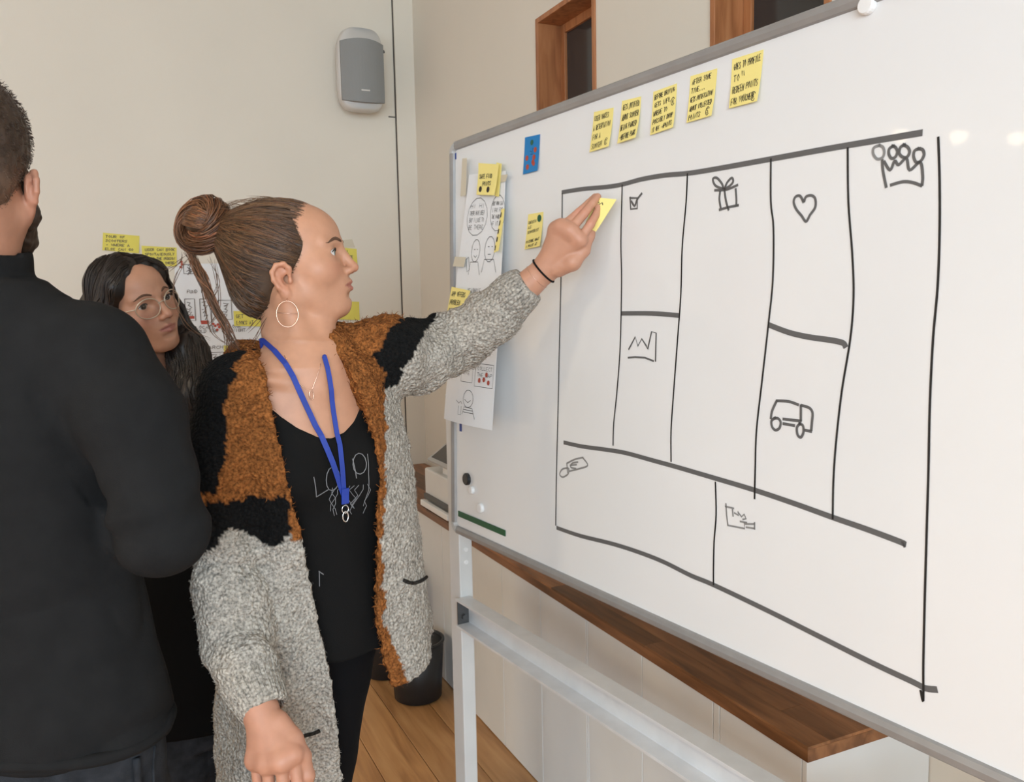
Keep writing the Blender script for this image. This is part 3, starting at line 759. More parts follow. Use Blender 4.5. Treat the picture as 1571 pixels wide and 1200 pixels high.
st = (NX+1)*(NY+1)
for j in range(NY):
    for i in range(NX):
        a = j*(NX+1)+i; f.append((st+a, st+a+1, st+a+NX+2, st+a+NX+1)); f.append((a, a+NX+1, a+NX+2, a+1))
rim = list(range(NX+1)) + [j*(NX+1)+NX for j in range(1, NY+1)] + [NY*(NX+1)+i for i in range(NX-1, -1, -1)] + [j*(NX+1) for j in range(NY-1, 0, -1)]
for q in range(len(rim)): a, b = rim[q], rim[(q+1) % len(rim)]; f.append((a, b, st+b, st+a))
sheet = mb.add(v, f).build('storyboard_sheet', 'paper_white', None, smooth=False)
tag(sheet, 'tall white paper sheet with pencil storyboard sketches hanging on the whiteboard end', 'paper')
def sdraw(lines, wid=0.0016, name='sketch', m='ink', smooth=False):
    t = MB()
    for pl in lines:
        if smooth and len(pl) > 2: pl = [tuple(p) for p in catmull(pl, 4)]
        sc = np.array((0.30, 0.72))
        ribbon(t, [(p[0]*sc[0], p[1]*sc[1]) for p in pl], wid, lambda x, y: (lambda q, s_: sheet_pt(q[0], q[1], 0.0014 + 0.008*math.sin(PI*s_)*(1 - y/sc[1])))(sheet_uv(x/sc[0], y/sc[1]), x/sc[0]))
    r = t.build(name, m, sheet)
    if name == 'handwriting': r['kind'] = 'stuff'
ov = lambda cx, cy, rx, ry, n=14: [(cx + rx*math.cos(2*PI*k/n), cy + ry*math.sin(2*PI*k/n)) for k in range(n+1)]
sdraw([ov(0.36, 0.83, 0.26, 0.075)], name='speech_bubble'); sdraw([ov(0.86, 0.84, 0.17, 0.07)], name='speech_bubble')
sdraw([ov(0.42, 0.695, 0.10, 0.045), [(0.3, 0.60), (0.32, 0.65), (0.5, 0.65), (0.56, 0.60)], [(0.38, 0.70), (0.41, 0.70)], [(0.45, 0.70), (0.47, 0.70)], [(0.39, 0.675), (0.43, 0.668), (0.46, 0.676)]], 0.0018, 'figure_sketch')
sdraw([ov(0.74, 0.70, 0.11, 0.05), [(0.6, 0.61), (0.64, 0.66), (0.84, 0.66), (0.9, 0.61)], [(0.70, 0.71), (0.73, 0.71)], [(0.78, 0.71), (0.8, 0.71)], [(0.71, 0.68), (0.77, 0.68)]], 0.0018, 'figure_sketch')
sdraw([[(0.2, 0.66), (0.26, 0.61), (0.32, 0.62), (0.26, 0.67), (0.2, 0.66)]], 0.0018, 'phone_sketch')
tl = []
for i, tx in enumerate(['HI HI', 'THERE HAVE BEEN', 'BUT I LIKE TO', 'BE THERE']): tl += strokes(tx, 0.17, 0.865-0.028*i, 0.38, 0.016)
for i, tx in enumerate(['BUT HOW CAN', 'I PAY FOR', 'THE PARKING', 'IF IT IS']): tl += strokes(tx, 0.73, 0.87-0.026*i, 0.25, 0.015)
tl += strokes('MEANWHILE..', 0.33, 0.525, 0.36, 0.02)
sdraw(tl, 0.0014, 'handwriting')
for (x0, y0, x1, y1) in ((0.5, 0.40, 0.72, 0.47), (0.77, 0.40, 0.98, 0.47), (0.36, 0.17, 0.6, 0.25), (0.65, 0.16, 0.97, 0.25)):
    sdraw([[(x0, y1), (x0, y0), (x1, y0), (x1, y1), (x0, y1)]], 0.0016, 'panel_sketch')
sdraw([ov(0.55, 0.105, 0.10, 0.035), [(0.45, 0.04), (0.48, 0.07), (0.64, 0.07), (0.7, 0.03)], [(0.48, 0.1), (0.55, 0.09), (0.6, 0.1)], [(0.47, 0.06), (0.66, 0.06)], [(0.47, 0.05), (0.67, 0.05)]], 0.0016, 'figure_sketch')
sdraw([[(0.36, 0.07), (0.36, 0.035), (0.42, 0.035), (0.42, 0.07)], [(0.3, 0.09), (0.36, 0.08), (0.4, 0.09), (0.43, 0.08)]], 0.0016, 'cup_sketch')
tl = []
for (x, y, tx) in ((0.53, 0.445, 'HOW'), (0.53, 0.42, 'ARE WE'), (0.8, 0.445, 'LETS'), (0.8, 0.42, 'GO'), (0.39, 0.225, 'OK THEN'), (0.39, 0.20, 'GIVE'), (0.69, 0.225, 'COLLECT'), (0.69, 0.20, 'THE MAP')): tl += strokes(tx, x, y, 0.045*len(tx)*0.85, 0.014)
sdraw(tl, 0.0013, 'handwriting')
for (s, t) in ((0.74, 0.185), (0.82, 0.19), (0.9, 0.18), (0.86, 0.21)):
    q = sheet_uv(s, t); MB().add([sheet_pt(q[0]+0.006*math.cos(k*PI/5), q[1]+0.006*math.sin(k*PI/5), 0.0022+0.008*math.sin(PI*s)*(1-t)) for k in range(10)], [tuple(range(10))]).build('dot', 'red_dot', sheet)
for (q, lb) in ((((0.081,0.438), (0.1043,0.436), (0.0972,0.3477), (0.0702,0.3476)), 'beige strip of masking tape holding the storyboard sheet at its inner edge'), (((0.2562,0.3732), (0.2963,0.3707), (0.2878,0.3559), (0.2533,0.356)), 'beige strip of masking tape holding the storyboard sheet at its outer corner')):
    surf_note('masking_tape', q, lambda u, v, o: bp(u, v, o + 0.012), 'tape', lift=0.0, label=lb, cat='tape', base=0.0)
def on_sheet(u, v, o): return sheet_pt(u, v, o + 0.006)
surf_note('sticky_note', ((0.1726,0.4131), (0.2665,0.3963), (0.2606,0.3271), (0.1723,0.3389)), lambda u, v, o: sheet_pt(u, v, o+0.008), 'note_yellow', ['', 'SAFE FIND', '   POINTS', ''], label='yellow note at the head of the hanging storyboard sheet', dots=[(0.2, 0.18, 0.007, 'ink'), (0.62, 0.18, 0.007, 'ink')], lift=0.004, wid=0.002, base=0.002)
surf_note('sticky_note', ((0.2463,0.4041), (0.2697,0.3977), (0.2639,0.3241), (0.2462,0.3277)), lambda u, v, o: sheet_pt(u, v, o+0.002), 'note_yellow', label='edge of a second yellow note tucked behind the head note of the sheet', lift=0.0, base=0.0018)
surf_note('sticky_note', ((0.0712,0.1249), (0.1688,0.1129), (0.1585,0.029), (0.0525,0.0376)), lambda u, v, o: sheet_pt(u, v, o+0.010), 'note_yellow', ['APP OFFERS', 'PROBLEM', 'DRIVES', 'HOME'], label='yellow note reading app offers, on the outer edge of the storyboard sheet', lift=0.004, wid=0.002)
surf_note('sticky_note', ((0.2868,0.2936), (0.301,0.2935), (0.2923,0.1997), (0.2691,0.1967)), lambda u, v, o: sheet_pt(u, v, o+0.008), 'note_yellow', ['III', 'III', 'III', 'III', 'II'], label='narrow pale yellow note folded over the inner edge of the storyboard sheet', lift=0.004)
surf_note('sticky_note', ((0.0755,0.1991), (0.1327,0.1942), (0.126,0.171), (0.0684,0.1753)), lambda u, v, o: sheet_pt(u, v, o+0.009), 'tape', label='pale buff tab in the middle of the storyboard sheet', lift=0.0)

# ================================================================== back wall: papers and notes
def wbp(b, z, off): return W(A_BACK - off, b, z)
def wnote(q, lines, label, m='note_wall_yellow', **k):
    return surf_note(k.pop('name', 'sticky_note'), q, wbp, m, lines, label=label, ink=k.pop('ink', 'ink_soft'), wid=k.pop('wid', 0.0026), lift=k.pop('lift', 0.01), **k)
q4 = lambda TL_, TR_, BR_, BL_: (TL_, TR_, BR_, BL_)
wnote(((-0.0042,1.798), (0.1388,1.7864), (0.1316,1.7104), (-0.0115,1.7233)), ['TOUR OF', 'SCOOTERS', '- WHERE A', 'ELSE CAN GO'], 'yellow note on the back wall standing clear of all others')
wnote(((0.1441,1.7443), (0.2873,1.7373), (0.2826,1.6541), (0.1443,1.6597)), ['USER CAN BOOK', 'SPONTANEOUSLY', 'HE IS THE PERSON', 'TAKES HIM THERE'], 'yellow note on the back wall beside the hair bun')
wnote(((-0.0196,1.6734), (0.0952,1.6681), (0.0905,1.5892), (-0.027,1.5956)), ['POINTS'], 'yellow note on the back wall half hidden by the dark-haired head')
wnote(((1.0002,1.7474), (1.1019,1.7391), (1.1018,1.6545), (0.9999,1.6638)), ['DIGITAL', 'EXPERIENCE', 'AND PARK'], 'yellow note on the back wall in front of the profile face')
wnote(((0.9579,1.4899), (1.1048,1.4843), (1.1013,1.3955), (0.9574,1.4024)), ['DEAL', 'MORE'], 'yellow note on the back wall below the chin')
wnote(((0.5143,1.4526), (0.6419,1.4438), (0.6386,1.3773), (0.5136,1.384)), ['GET', 'LOOKS AT'], 'yellow note on the wall paper next to the loose strands', base=0.003)
wnote(((0.4632,1.296), (0.6046,1.2844), (0.601,1.2116), (0.4623,1.2242)), ['BIKES', 'OR WALK'], 'yellow note at the lower edge of the wall paper above the shoulder', base=0.003)
surf_note('masking_tape', ((0.9951,1.7751), (1.0813,1.7856), (1.0957,1.7452), (1.0031,1.7412)), wbp, 'tape', label='torn strip of masking tape on the back wall above a yellow note', cat='tape', lift=0.0)
wp = surf_note('wall_paper_sheet', ((0.2751,1.6656), (1.0131,1.6762), (0.9861,1.0212), (0.2411,1.064)), wbp, 'paper_white', label='large white paper sheet with phone screen sketches on the back wall', cat='paper', lift=0.006, wid=0.003, ink='ink_soft', base=0.0008,
  )
# sketches on the wall sheet
def wdraw(lines, wid, m, name='sketch'):
    t = MB()
    for pl in lines: ribbon(t, pl, wid, lambda x, y: wbp(x, y, 0.0075))
    r = t.build(name, m, wp)
    if name == 'handwriting': r['kind'] = 'stuff'
RECTS = [((0.3072,1.5095), (0.3486,1.4123)), ((0.3705,1.5085), (0.418,1.4045)), ((0.4485,1.5013), (0.5065,1.414)), ((0.3909,1.2662), (0.4605,1.1882)), ((0.3103,1.6628), (0.3573,1.6222))]
rn = random.Random(3)
for a, b in RECTS:
    sc_ = [[(a[0], a[1]), (b[0], a[1]), (b[0], b[1]), (a[0], b[1]), (a[0], a[1])]]
    for k in range(5):
        x = a[0] + (b[0]-a[0])*rn.uniform(0.15, 0.5); y = a[1] + (b[1]-a[1])*(0.15 + 0.15*k)
        sc_.append([(x, y), (x + (b[0]-a[0])*rn.uniform(0.2, 0.4), y + rn.uniform(-0.01, 0.01)), (x + (b[0]-a[0])*0.1, y - 0.015)])
    wdraw(sc_, 0.0032, 'ink_soft', 'screen_sketch')
tl = []
for (p, tx, w) in (((0.3196,1.5354), 'FUND IT.', 0.09), ((0.3465,1.3742), 'LOCATE THE ONE', 0.2), ((0.3455,1.3565), 'HOLD FOR THE NIGHT', 0.22), ((0.3637,1.2821), 'SEARCH', 0.1)): tl += strokes(tx, p[0], p[1], w, 0.014)
wdraw(tl, 0.0022, 'ink_soft', 'handwriting')
for p in ((0.3027,1.6743), (0.3048,1.6628), (0.2987,1.6512), (0.4311,1.3864), (0.4427,1.392), (0.4477,1.38), (0.4386,1.3684), (0.4539,1.3887), (0.4231,1.3955)):
    MB().add([wbp(p[0]+0.006*math.cos(k*PI/5), p[1]+0.006*math.sin(k*PI/5), 0.008) for k in range(10)], [tuple(range(9, -1, -1))]).build('dot', 'red_dot', wp)
for a, b in (((0.3708,1.4117), (0.4035,1.396)), ((0.3221,1.4334), (0.3435,1.4212))):
    MB().add([wbp(a[0], a[1], 0.008), wbp(b[0], a[1], 0.008), wbp(b[0], b[1], 0.008), wbp(a[0], b[1], 0.008)], [(0, 1, 2, 3)]).build('dot', 'red_dot', wp)

# ================================================================== wall loudspeaker
sp = empty('wall_speaker', W(A_BACK - 0.12, (1.1539,2.5764)[0], 2.4)); tag(sp, 'grey oval wall loudspeaker mounted high beside the corner', 'speaker')
sc0 = np.array(W(A_BACK - 0.13, 0, 0)); _l, _r = (1.0442,2.5809)[0]*0.965, (1.2707,2.6027)[0]*0.965
zc = 0.5*((1.1616,2.7721)[1] + (1.1466,2.3881)[1]); zc = 1.46 + (zc-1.46)*0.965; hz = 0.5*((1.1616,2.7721)[1] - (1.1466,2.3881)[1])*0.965; hw = (_r-_l)/2; cb = (_l+_r)/2
def sup(bm_out, depth0, depth1, hw_, hz_, ex, n=40, zcut=None, inset=0.0):
    pass
def speaker_ring(hw_, hz_, a_off, n=48, ex=4.0, bow=0.0):
    pts = []
    for k in range(n):
        an = 2*PI*k/n; c, s_ = math.cos(an), math.sin(an)
        x = hw_*abs(c)**(2/ex)*(1 if c >= 0 else -1); z = hz_*abs(s_)**(2/ex)*(1 if s_ >= 0 else -1)
        pts.append(W(A_BACK - a_off + bow*(x/hw_)**2, cb + x, zc + z))
    return pts
rings = [speaker_ring(hw*0.72, hz*0.86, 0.045), speaker_ring(hw*0.98, hz*0.97, 0.10), speaker_ring(hw, hz, 0.15, bow=0.02), speaker_ring(hw*0.97, hz*0.985, 0.175, bow=0.03), speaker_ring(hw*0.90, hz*0.955, 0.19, bow=0.035)]
v = [p for r in rings for p in r]; n = 48; f = []
for i in range(len(rings)-1):
    for k in range(n): f.append((i*n+k, (i+1)*n+k, (i+1)*n+(k+1) % n, i*n+(k+1) % n))
f.append(tuple(range(n))); f.append(tuple(range((len(rings)-1)*n+n-1, (len(rings)-1)*n-1, -1)))
o = MB().add(v, f).build('body', 'speaker_shell', sp, smooth=True)
bm = bmesh.new(); bm.from_mesh(o.data); bmesh.ops.recalc_face_normals(bm, faces=bm.faces); bm.to_mesh(o.data); bm.free()
gv = []; gf = []; NX, NZ = 14, 14
for side in (0, 1):
    for j in range(NZ+1):
        for i in range(NX+1):
            x = -1 + 2*i/NX; z = -1 + 2*j/NZ
            edge = 0.70 + 0.06*(1 - x*x)
            gv.append(W(A_BACK - (0.206 - 0.035*x*x) + (0.012 if side else 0), cb + x*hw*0.92, zc + z*hz*edge - 0.012))
st = (NX+1)*(NZ+1)
for j in range(NZ):
    for i in range(NX): a = j*(NX+1)+i; gf.append((a, a+1, a+NX+2, a+NX+1)); gf.append((st+a, st+a+NX+1, st+a+NX+2, st+a+1))
rim = list(range(NX+1)) + [j*(NX+1)+NX for j in range(1, NZ+1)] + [NZ*(NX+1)+i for i in range(NX-1, -1, -1)] + [j*(NX+1) for j in range(NZ-1, 0, -1)]
for q in range(len(rim)): a, b = rim[q], rim[(q+1) % len(rim)]; gf.append((b, a, st+a, st+b))
MB().add(gv, gf).build('grille', 'grille_grey', sp, smooth=False)
MB().rbox(A_BACK-0.2085, A_BACK-0.206, cb-0.02, cb+0.02, zc-hz*0.56, zc-hz*0.56+0.006).build('nameplate', 'speaker_shell', sp)
MB().rbox(A_BACK-0.05, A_BACK-0.001, cb-0.03, cb+0.03, zc-0.08, zc+0.08).build('bracket', 'speaker_shell', sp, bevel=0.004)
MB().tube([W(A_BACK-0.12, cb+hw*0.97, zc+0.10), W(A_BACK-0.12, cb+hw*1.10, zc+0.105)], 0.007, 10).build('knob', 'dark_metal', sp)

# ================================================================== small printer at the end of the cabinet
pr = empty('label_printer', W(3.1, CF + 0.14, CT)); tag(pr, 'light grey desktop printer with tilted dark display behind the whiteboard', 'printer')
pa0, pa1 = 2.86, 3.22
MB().rbox(pa0, pa1, CF+0.02, CF+0.30, CT+0.0005, CT+0.15).build('body', 'white_panel', pr, bevel=0.008)
MB().rbox(pa0+0.02, pa1-0.02, CF+0.008, CF+0.0195, CT+0.03, CT+0.05).build('paper_slot', 'dark_metal', pr)
MB().rbox(pa0+0.03, pa1-0.03, CF-0.012, CF+0.0075, CT+0.005, CT+0.028).build('tray', 'white_plastic', pr, bevel=0.003)
MB().rbox(pa0+0.05, pa1-0.05, CF+0.10, CF+0.26, CT+0.1505, CT+0.20).build('scanner_lid', 'plastic_grey', pr, bevel=0.006)
a0, a1 = pa0+0.05, pa1-0.08
def pq(a, s, e): # display tilted towards the room
    return W(a, CF + 0.01 + 0.10*s - 0.004*e, CT + 0.19 + 0.07*s + 0.008*e)
MB().box8([pq(a0,0,0), pq(a0,1,0), pq(a1,1,0), pq(a1,0,0), pq(a0,0,1), pq(a0,1,1), pq(a1,1,1), pq(a1,0,1)]).build('display_housing', 'plastic_grey', pr)
MB().box8([pq(a0+0.02,0.12,1.05), pq(a0+0.02,0.88,1.05), pq(a1-0.02,0.88,1.05), pq(a1-0.02,0.12,1.05), pq(a0+0.02,0.12,1.3), pq(a0+0.02,0.88,1.3), pq(a1-0.02,0.88,1.3), pq(a1-0.02,0.12,1.3)]).build('display', 'dark_glass', pr)
MB().rbox(pa0+0.12, pa0+0.20, CF+0.04, CF+0.09, CT+0.1505, CT+0.20).build('display_arm', 'white_plastic', pr)

# ================================================================== two black bins by the cabinet
def bin_(x, y, r0, r1, h, label):
    t = empty('waste_bin', (x, y, 0)); tag(t, label, 'bin')
    lathe(MB(), [(r0*0.9, 0.0005), (r0, 0.006), (r1, h), (r1-0.004, h), (r0-0.004, 0.008)], (x, y, 0), 32, cap=False).build('body', 'black_plastic', t, smooth=True)
    lathe(MB(), [(0.001, 0.001), (r0*0.9, 0.001), (r0*0.9, 0.008), (0.001, 0.008)], (x, y, 0), 32, cap=False).build('base', 'black_plastic', t)
    lathe(MB(), [(r1-0.006, h-0.006), (r1+0.004, h-0.004), (r1+0.004, h+0.004), (r1-0.006, h+0.004), (r1-0.006, h-0.006)], (x, y, 0), 32, cap=False).build('rim', 'black_plastic', t, smooth=True)
bin_(-0.375, 3.05, 0.088, 0.10, 0.22, 'low black bin whose base shows under the hem of the cardigan')
bin_(-0.53, 3.26, 0.08, 0.095, 0.42, 'taller black bin beside the low black bin, behind the standing woman')


# ================================================================== people: shared builders
mat('skin', (0.6, 0.33, 0.22), 0.5, attr='Col', var=0.05, vscale=60, sss=0.12, bump=0.04, bscale=700, bdist=0.002)
mat('hair', (0.1, 0.05, 0.03), 0.42, attr='Col', var=0.12, vscale=120)
mat('eye', (1, 1, 1), 0.12, attr='Col')
mat('knit', (0.4, 0.4, 0.4), 0.9, attr='Col')
mat('black_jersey', (0.0065, 0.0062, 0.006), 0.9, spec=0.15, bump=0.15, bscale=600, bdist=0.002)
mat('black_trousers', (0.004, 0.004, 0.005), 0.9, spec=0.15, bump=0.15, bscale=500, bdist=0.002)
mat('charcoal_sweater', (0.0125, 0.0125, 0.0128), 0.95, spec=0.15, bump=0.25, bscale=700, bdist=0.002, var=0.12, vscale=30)
mat('black_sweater', (0.003, 0.003, 0.003), 0.9, spec=0.12)
mat('denim', (0.022, 0.024, 0.028), 0.9, spec=0.2, bump=0.3, bscale=400, bdist=0.003, var=0.35, vscale=45)
mat('leather_black', (0.012, 0.011, 0.011), 0.4)
mat('lanyard_blue', (0.012, 0.040, 0.29), 0.55, var=0.1, vscale=30)
mat('steel', (0.55, 0.54, 0.52), 0.25, 0.95); mat('rose_gold', (0.75, 0.50, 0.38), 0.25, 0.9)
mat('print_grey', (0.20, 0.20, 0.205), 0.8); mat('lash', (0.02, 0.012, 0.01), 0.7); mat('brow', (0.10, 0.048, 0.026), 0.9)
mat('spectacle_frame', (0.55, 0.47, 0.36), 0.3, 0.7)
def glass_mat():
    m = bpy.data.materials.new('lens_glass'); m.use_nodes = True; p = m.node_tree.nodes['Principled BSDF']
    p.inputs['Base Color'].default_value = (1, 1, 1, 1); p.inputs['Roughness'].default_value = 0.02
    p.inputs['Transmission Weight'].default_value = 1.0; p.inputs['IOR'].default_value = 1.05
    MATS['lens_glass'] = m
glass_mat()
# knit bump: bobbly loops
def knit_nodes():
    t = MATS['knit'].node_tree; n = t.nodes; l = t.links; p = n['Principled BSDF']
    tc = n.new('ShaderNodeTexCoord'); at = n.new('ShaderNodeAttribute'); at.attribute_name = 'Col'
    vo = n.new('ShaderNodeTexVoronoi'); vo.inputs['Scale'].default_value = 150; l.new(tc.outputs['Object'], vo.inputs['Vector'])
    nz = n.new('ShaderNodeTexNoise'); nz.inputs['Scale'].default_value = 260; nz.inputs['Detail'].default_value = 3; l.new(tc.outputs['Object'], nz.inputs['Vector'])
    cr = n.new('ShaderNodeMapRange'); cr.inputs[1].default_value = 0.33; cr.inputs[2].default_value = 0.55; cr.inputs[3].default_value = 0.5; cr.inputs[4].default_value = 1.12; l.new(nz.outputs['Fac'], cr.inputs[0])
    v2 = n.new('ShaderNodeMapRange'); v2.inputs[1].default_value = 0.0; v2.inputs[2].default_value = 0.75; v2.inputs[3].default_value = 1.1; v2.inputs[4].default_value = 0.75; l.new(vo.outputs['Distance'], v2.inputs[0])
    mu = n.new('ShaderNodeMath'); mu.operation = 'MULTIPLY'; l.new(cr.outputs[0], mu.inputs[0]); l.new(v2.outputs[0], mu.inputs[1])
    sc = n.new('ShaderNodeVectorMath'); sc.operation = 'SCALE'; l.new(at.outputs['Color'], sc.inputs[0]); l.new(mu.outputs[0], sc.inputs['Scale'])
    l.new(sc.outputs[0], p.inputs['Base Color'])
    b = n.new('ShaderNodeBump'); b.inputs['Strength'].default_value = 0.9; b.inputs['Distance'].default_value = 0.005; b.invert = True
    l.new(vo.outputs['Distance'], b.inputs['Height']); l.new(b.outputs['Normal'], p.inputs['Normal'])
    p.inputs['Specular IOR Level'].default_value = 0.15
knit_nodes()

def loft(F, axis, ws, ds, fw, k=0.02, mode='add', z0=None, z1=None, shell=None, cut=None, ex=2.0, fold=None):
    """Body tube: elliptical sections along an upright axis; fw is the facing direction."""
    ax = sorted(zip([a[2] for a in axis], [a[0] for a in axis], [a[1] for a in axis], ws, ds))
    zs = [a[0] for a in ax]; xs = [a[1] for a in ax]; ys = [a[2] for a in ax]; w_ = [a[3] for a in ax]; d_ = [a[4] for a in ax]
    z0 = zs[0] if z0 is None else z0; z1 = zs[-1] if z1 is None else z1
    f = np.array(fw[:2])/np.hypot(*fw[:2]); lf = np.array((-f[1], f[0]))
    def fn(X, Y, Z):
        cx = np.interp(Z, zs, xs); cy = np.interp(Z, zs, ys); w = np.interp(Z, zs, w_); d = np.interp(Z, zs, d_)
        tx = (X-cx)*lf[0] + (Y-cy)*lf[1]; ty = (X-cx)*f[0] + (Y-cy)*f[1]
        q = ((np.abs(tx)/w)**ex + (np.abs(ty)/d)**ex)**(1/ex)
        r = (q - 1)*np.minimum(w, d)
        if fold is not None: r = r + fold(np.arctan2(ty, tx), Z)
        r = np.maximum(r, np.maximum(z0 - Z, Z - z1))
        if shell: r = np.maximum(r, -(r + shell))
        if cut is not None: r = np.maximum(r, cut(tx, ty, Z))
        return r
    c = np.array((np.mean(xs), np.mean(ys), (z0+z1)/2)); R = max((z1-z0)/2, 0.1) + max(w_) + 0.1
    return F.apply(fn, c, R, k, mode)

def head(F, T, fem=True, jaw=1.0):
    F.T = T; e = F.ell; c = F.cap
    e((0, -0.012, 0.045), (0.073, 0.092, 0.082), 0.01)
    e((0, 0.030, 0.052), (0.060, 0.066, 0.058), 0.02)
    e((0, 0.034, -0.017), (0.058, 0.058, 0.068), 0.025)
    for s in (-1, 1):
        e((s*0.040, 0.056, -0.010), 0.0255, 0.032)
        c((s*0.050*jaw, 0.000, -0.046), (s*0.016, 0.066, -0.079), 0.021, 0.017, 0.028)
    e((0, 0.077, -0.075), (0.017, 0.0165, 0.018), 0.012)
    e((0, 0.074, -0.042), (0.030, 0.025, 0.028), 0.020)
    for s in (-1, 1):
        c((s*0.044, 0.070, 0.037), (s*0.010, 0.089, 0.036), 0.007, 0.0075, 0.012)
        e((s*0.033, 0.0965, 0.018), (0.018, 0.017, 0.012), 0.010, 'sub')
        e((s*0.033, 0.0740, 0.018), (0.0150, 0.0138, 0.0138), 0.004)
    c((0, 0.088, 0.032), (0, 0.108, -0.009), 0.0072, 0.0085, 0.009)
    e((0, 0.1105, -0.0125), (0.0092, 0.0088, 0.0082), 0.006)
    for s in (-1, 1): e((s*0.0105, 0.1010, -0.0165), (0.0068, 0.0095, 0.0068), 0.005)
    for s in (-1, 1):
        e((s*0.006, 0.1045, -0.0220), (0.0032, 0.005, 0.003), 0.002, 'sub')
        c((s*0.022, 0.0845, -0.0415), (s*0.004, 0.0985, -0.0365), 0.0030, 0.0052, 0.004)
        c((s*0.020, 0.0840, -0.0435), (0, 0.0965, -0.0490), 0.0030, 0.0062, 0.004)
    c((-0.023, 0.090, -0.0425), (0, 0.1035, -0.0425), 0.0010, 0.0014, 0.0035, 'sub'); c((0.023, 0.090, -0.0425), (0, 0.1035, -0.0425), 0.0010, 0.0014, 0.0035, 'sub')
    e((0, 0.099, -0.0605), (0.020, 0.009, 0.0055), 0.008, 'sub')
    for s in (-1, 1): e((s*0.0345, 0.0880, 0.0175), (0.0135, 0.012, 0.0052), 0.0022, 'sub')
    for s in (-1, 1):      # ears
        yo, zo = -0.004, -0.018
        es = 0.84
        hx = [(0.012, 0.004), (0.015, 0.020), (0.006, 0.031), (-0.009, 0.030), (-0.019, 0.017), (-0.019, 0.000), (-0.012, -0.016), (-0.002, -0.026)]
        ol = [0.070, 0.074, 0.078, 0.082, 0.085, 0.084, 0.080, 0.075]
        F.chain([(s*ol[i], hx[i][0]*es+yo, hx[i][1]*es+zo) for i in range(8)], [0.0035, 0.004, 0.0042, 0.0042, 0.0042, 0.004, 0.004, 0.004], 0.003)
        F.chain([(s*0.076, -0.009+yo, 0.014+zo), (s*0.078, -0.009+yo, 0.002+zo), (s*0.074, 0.000+yo, -0.012+zo)], 0.0035, 0.004)
        e((s*0.073, -0.006+yo, 0.002+zo), (0.004, 0.013, 0.022), 0.006)
        e((s*0.0735, 0.000+yo, -0.024+zo), (0.0045, 0.0070, 0.0078), 0.004)
        e((s*0.076, 0.004+yo, -0.002+zo), (0.006, 0.007, 0.011), 0.003, 'sub')
        e((s*0.0745, 0.0105+yo, -0.004+zo), (0.004, 0.004, 0.007), 0.003)
    F.T = None

def to_world(T, p): return T[0] @ (np.array(p, float)*T[2]) + T[1]
def to_local(T, V): return ((V - T[1]) @ T[0])/T[2]

def face_cols(V, T, base, lip, blush):
    L = to_local(T, V); c = np.tile(np.array(base), (len(V), 1))
    def blend(w, col): 
        nonlocal c
        w = np.clip(w, 0, 1)[:, None]; c = c*(1-w) + np.array(col)*w
    ax = np.abs(L[:, 0])
    blend(0.45*np.exp(-(((ax-0.042)/0.02)**2 + ((L[:, 1]-0.075)/0.03)**2 + ((L[:, 2]+0.012)/0.018)**2)), blush)
    blend(0.5*np.exp(-((ax/0.014)**2 + ((L[:, 1]-0.112)/0.012)**2 + ((L[:, 2]+0.015)/0.010)**2)), blush)
    blend(0.5*np.exp(-(((ax-0.080)/0.012)**2 + ((L[:, 1]+0.006)/0.025)**2 + ((L[:, 2]+0.016)/0.035)**2)), blush)
    up = 0.0075 - 0.26*ax
    z = L[:, 2] + 0.0425
    inlip = (z < np.clip(0.0095 - 0.33*ax, 0, 1)) & (z > -np.clip(0.0125 - 0.45*ax, 0, 1)) & (ax < 0.024) & (L[:, 1] > 0.082)
    blend(inlip*0.85, lip)
    return c

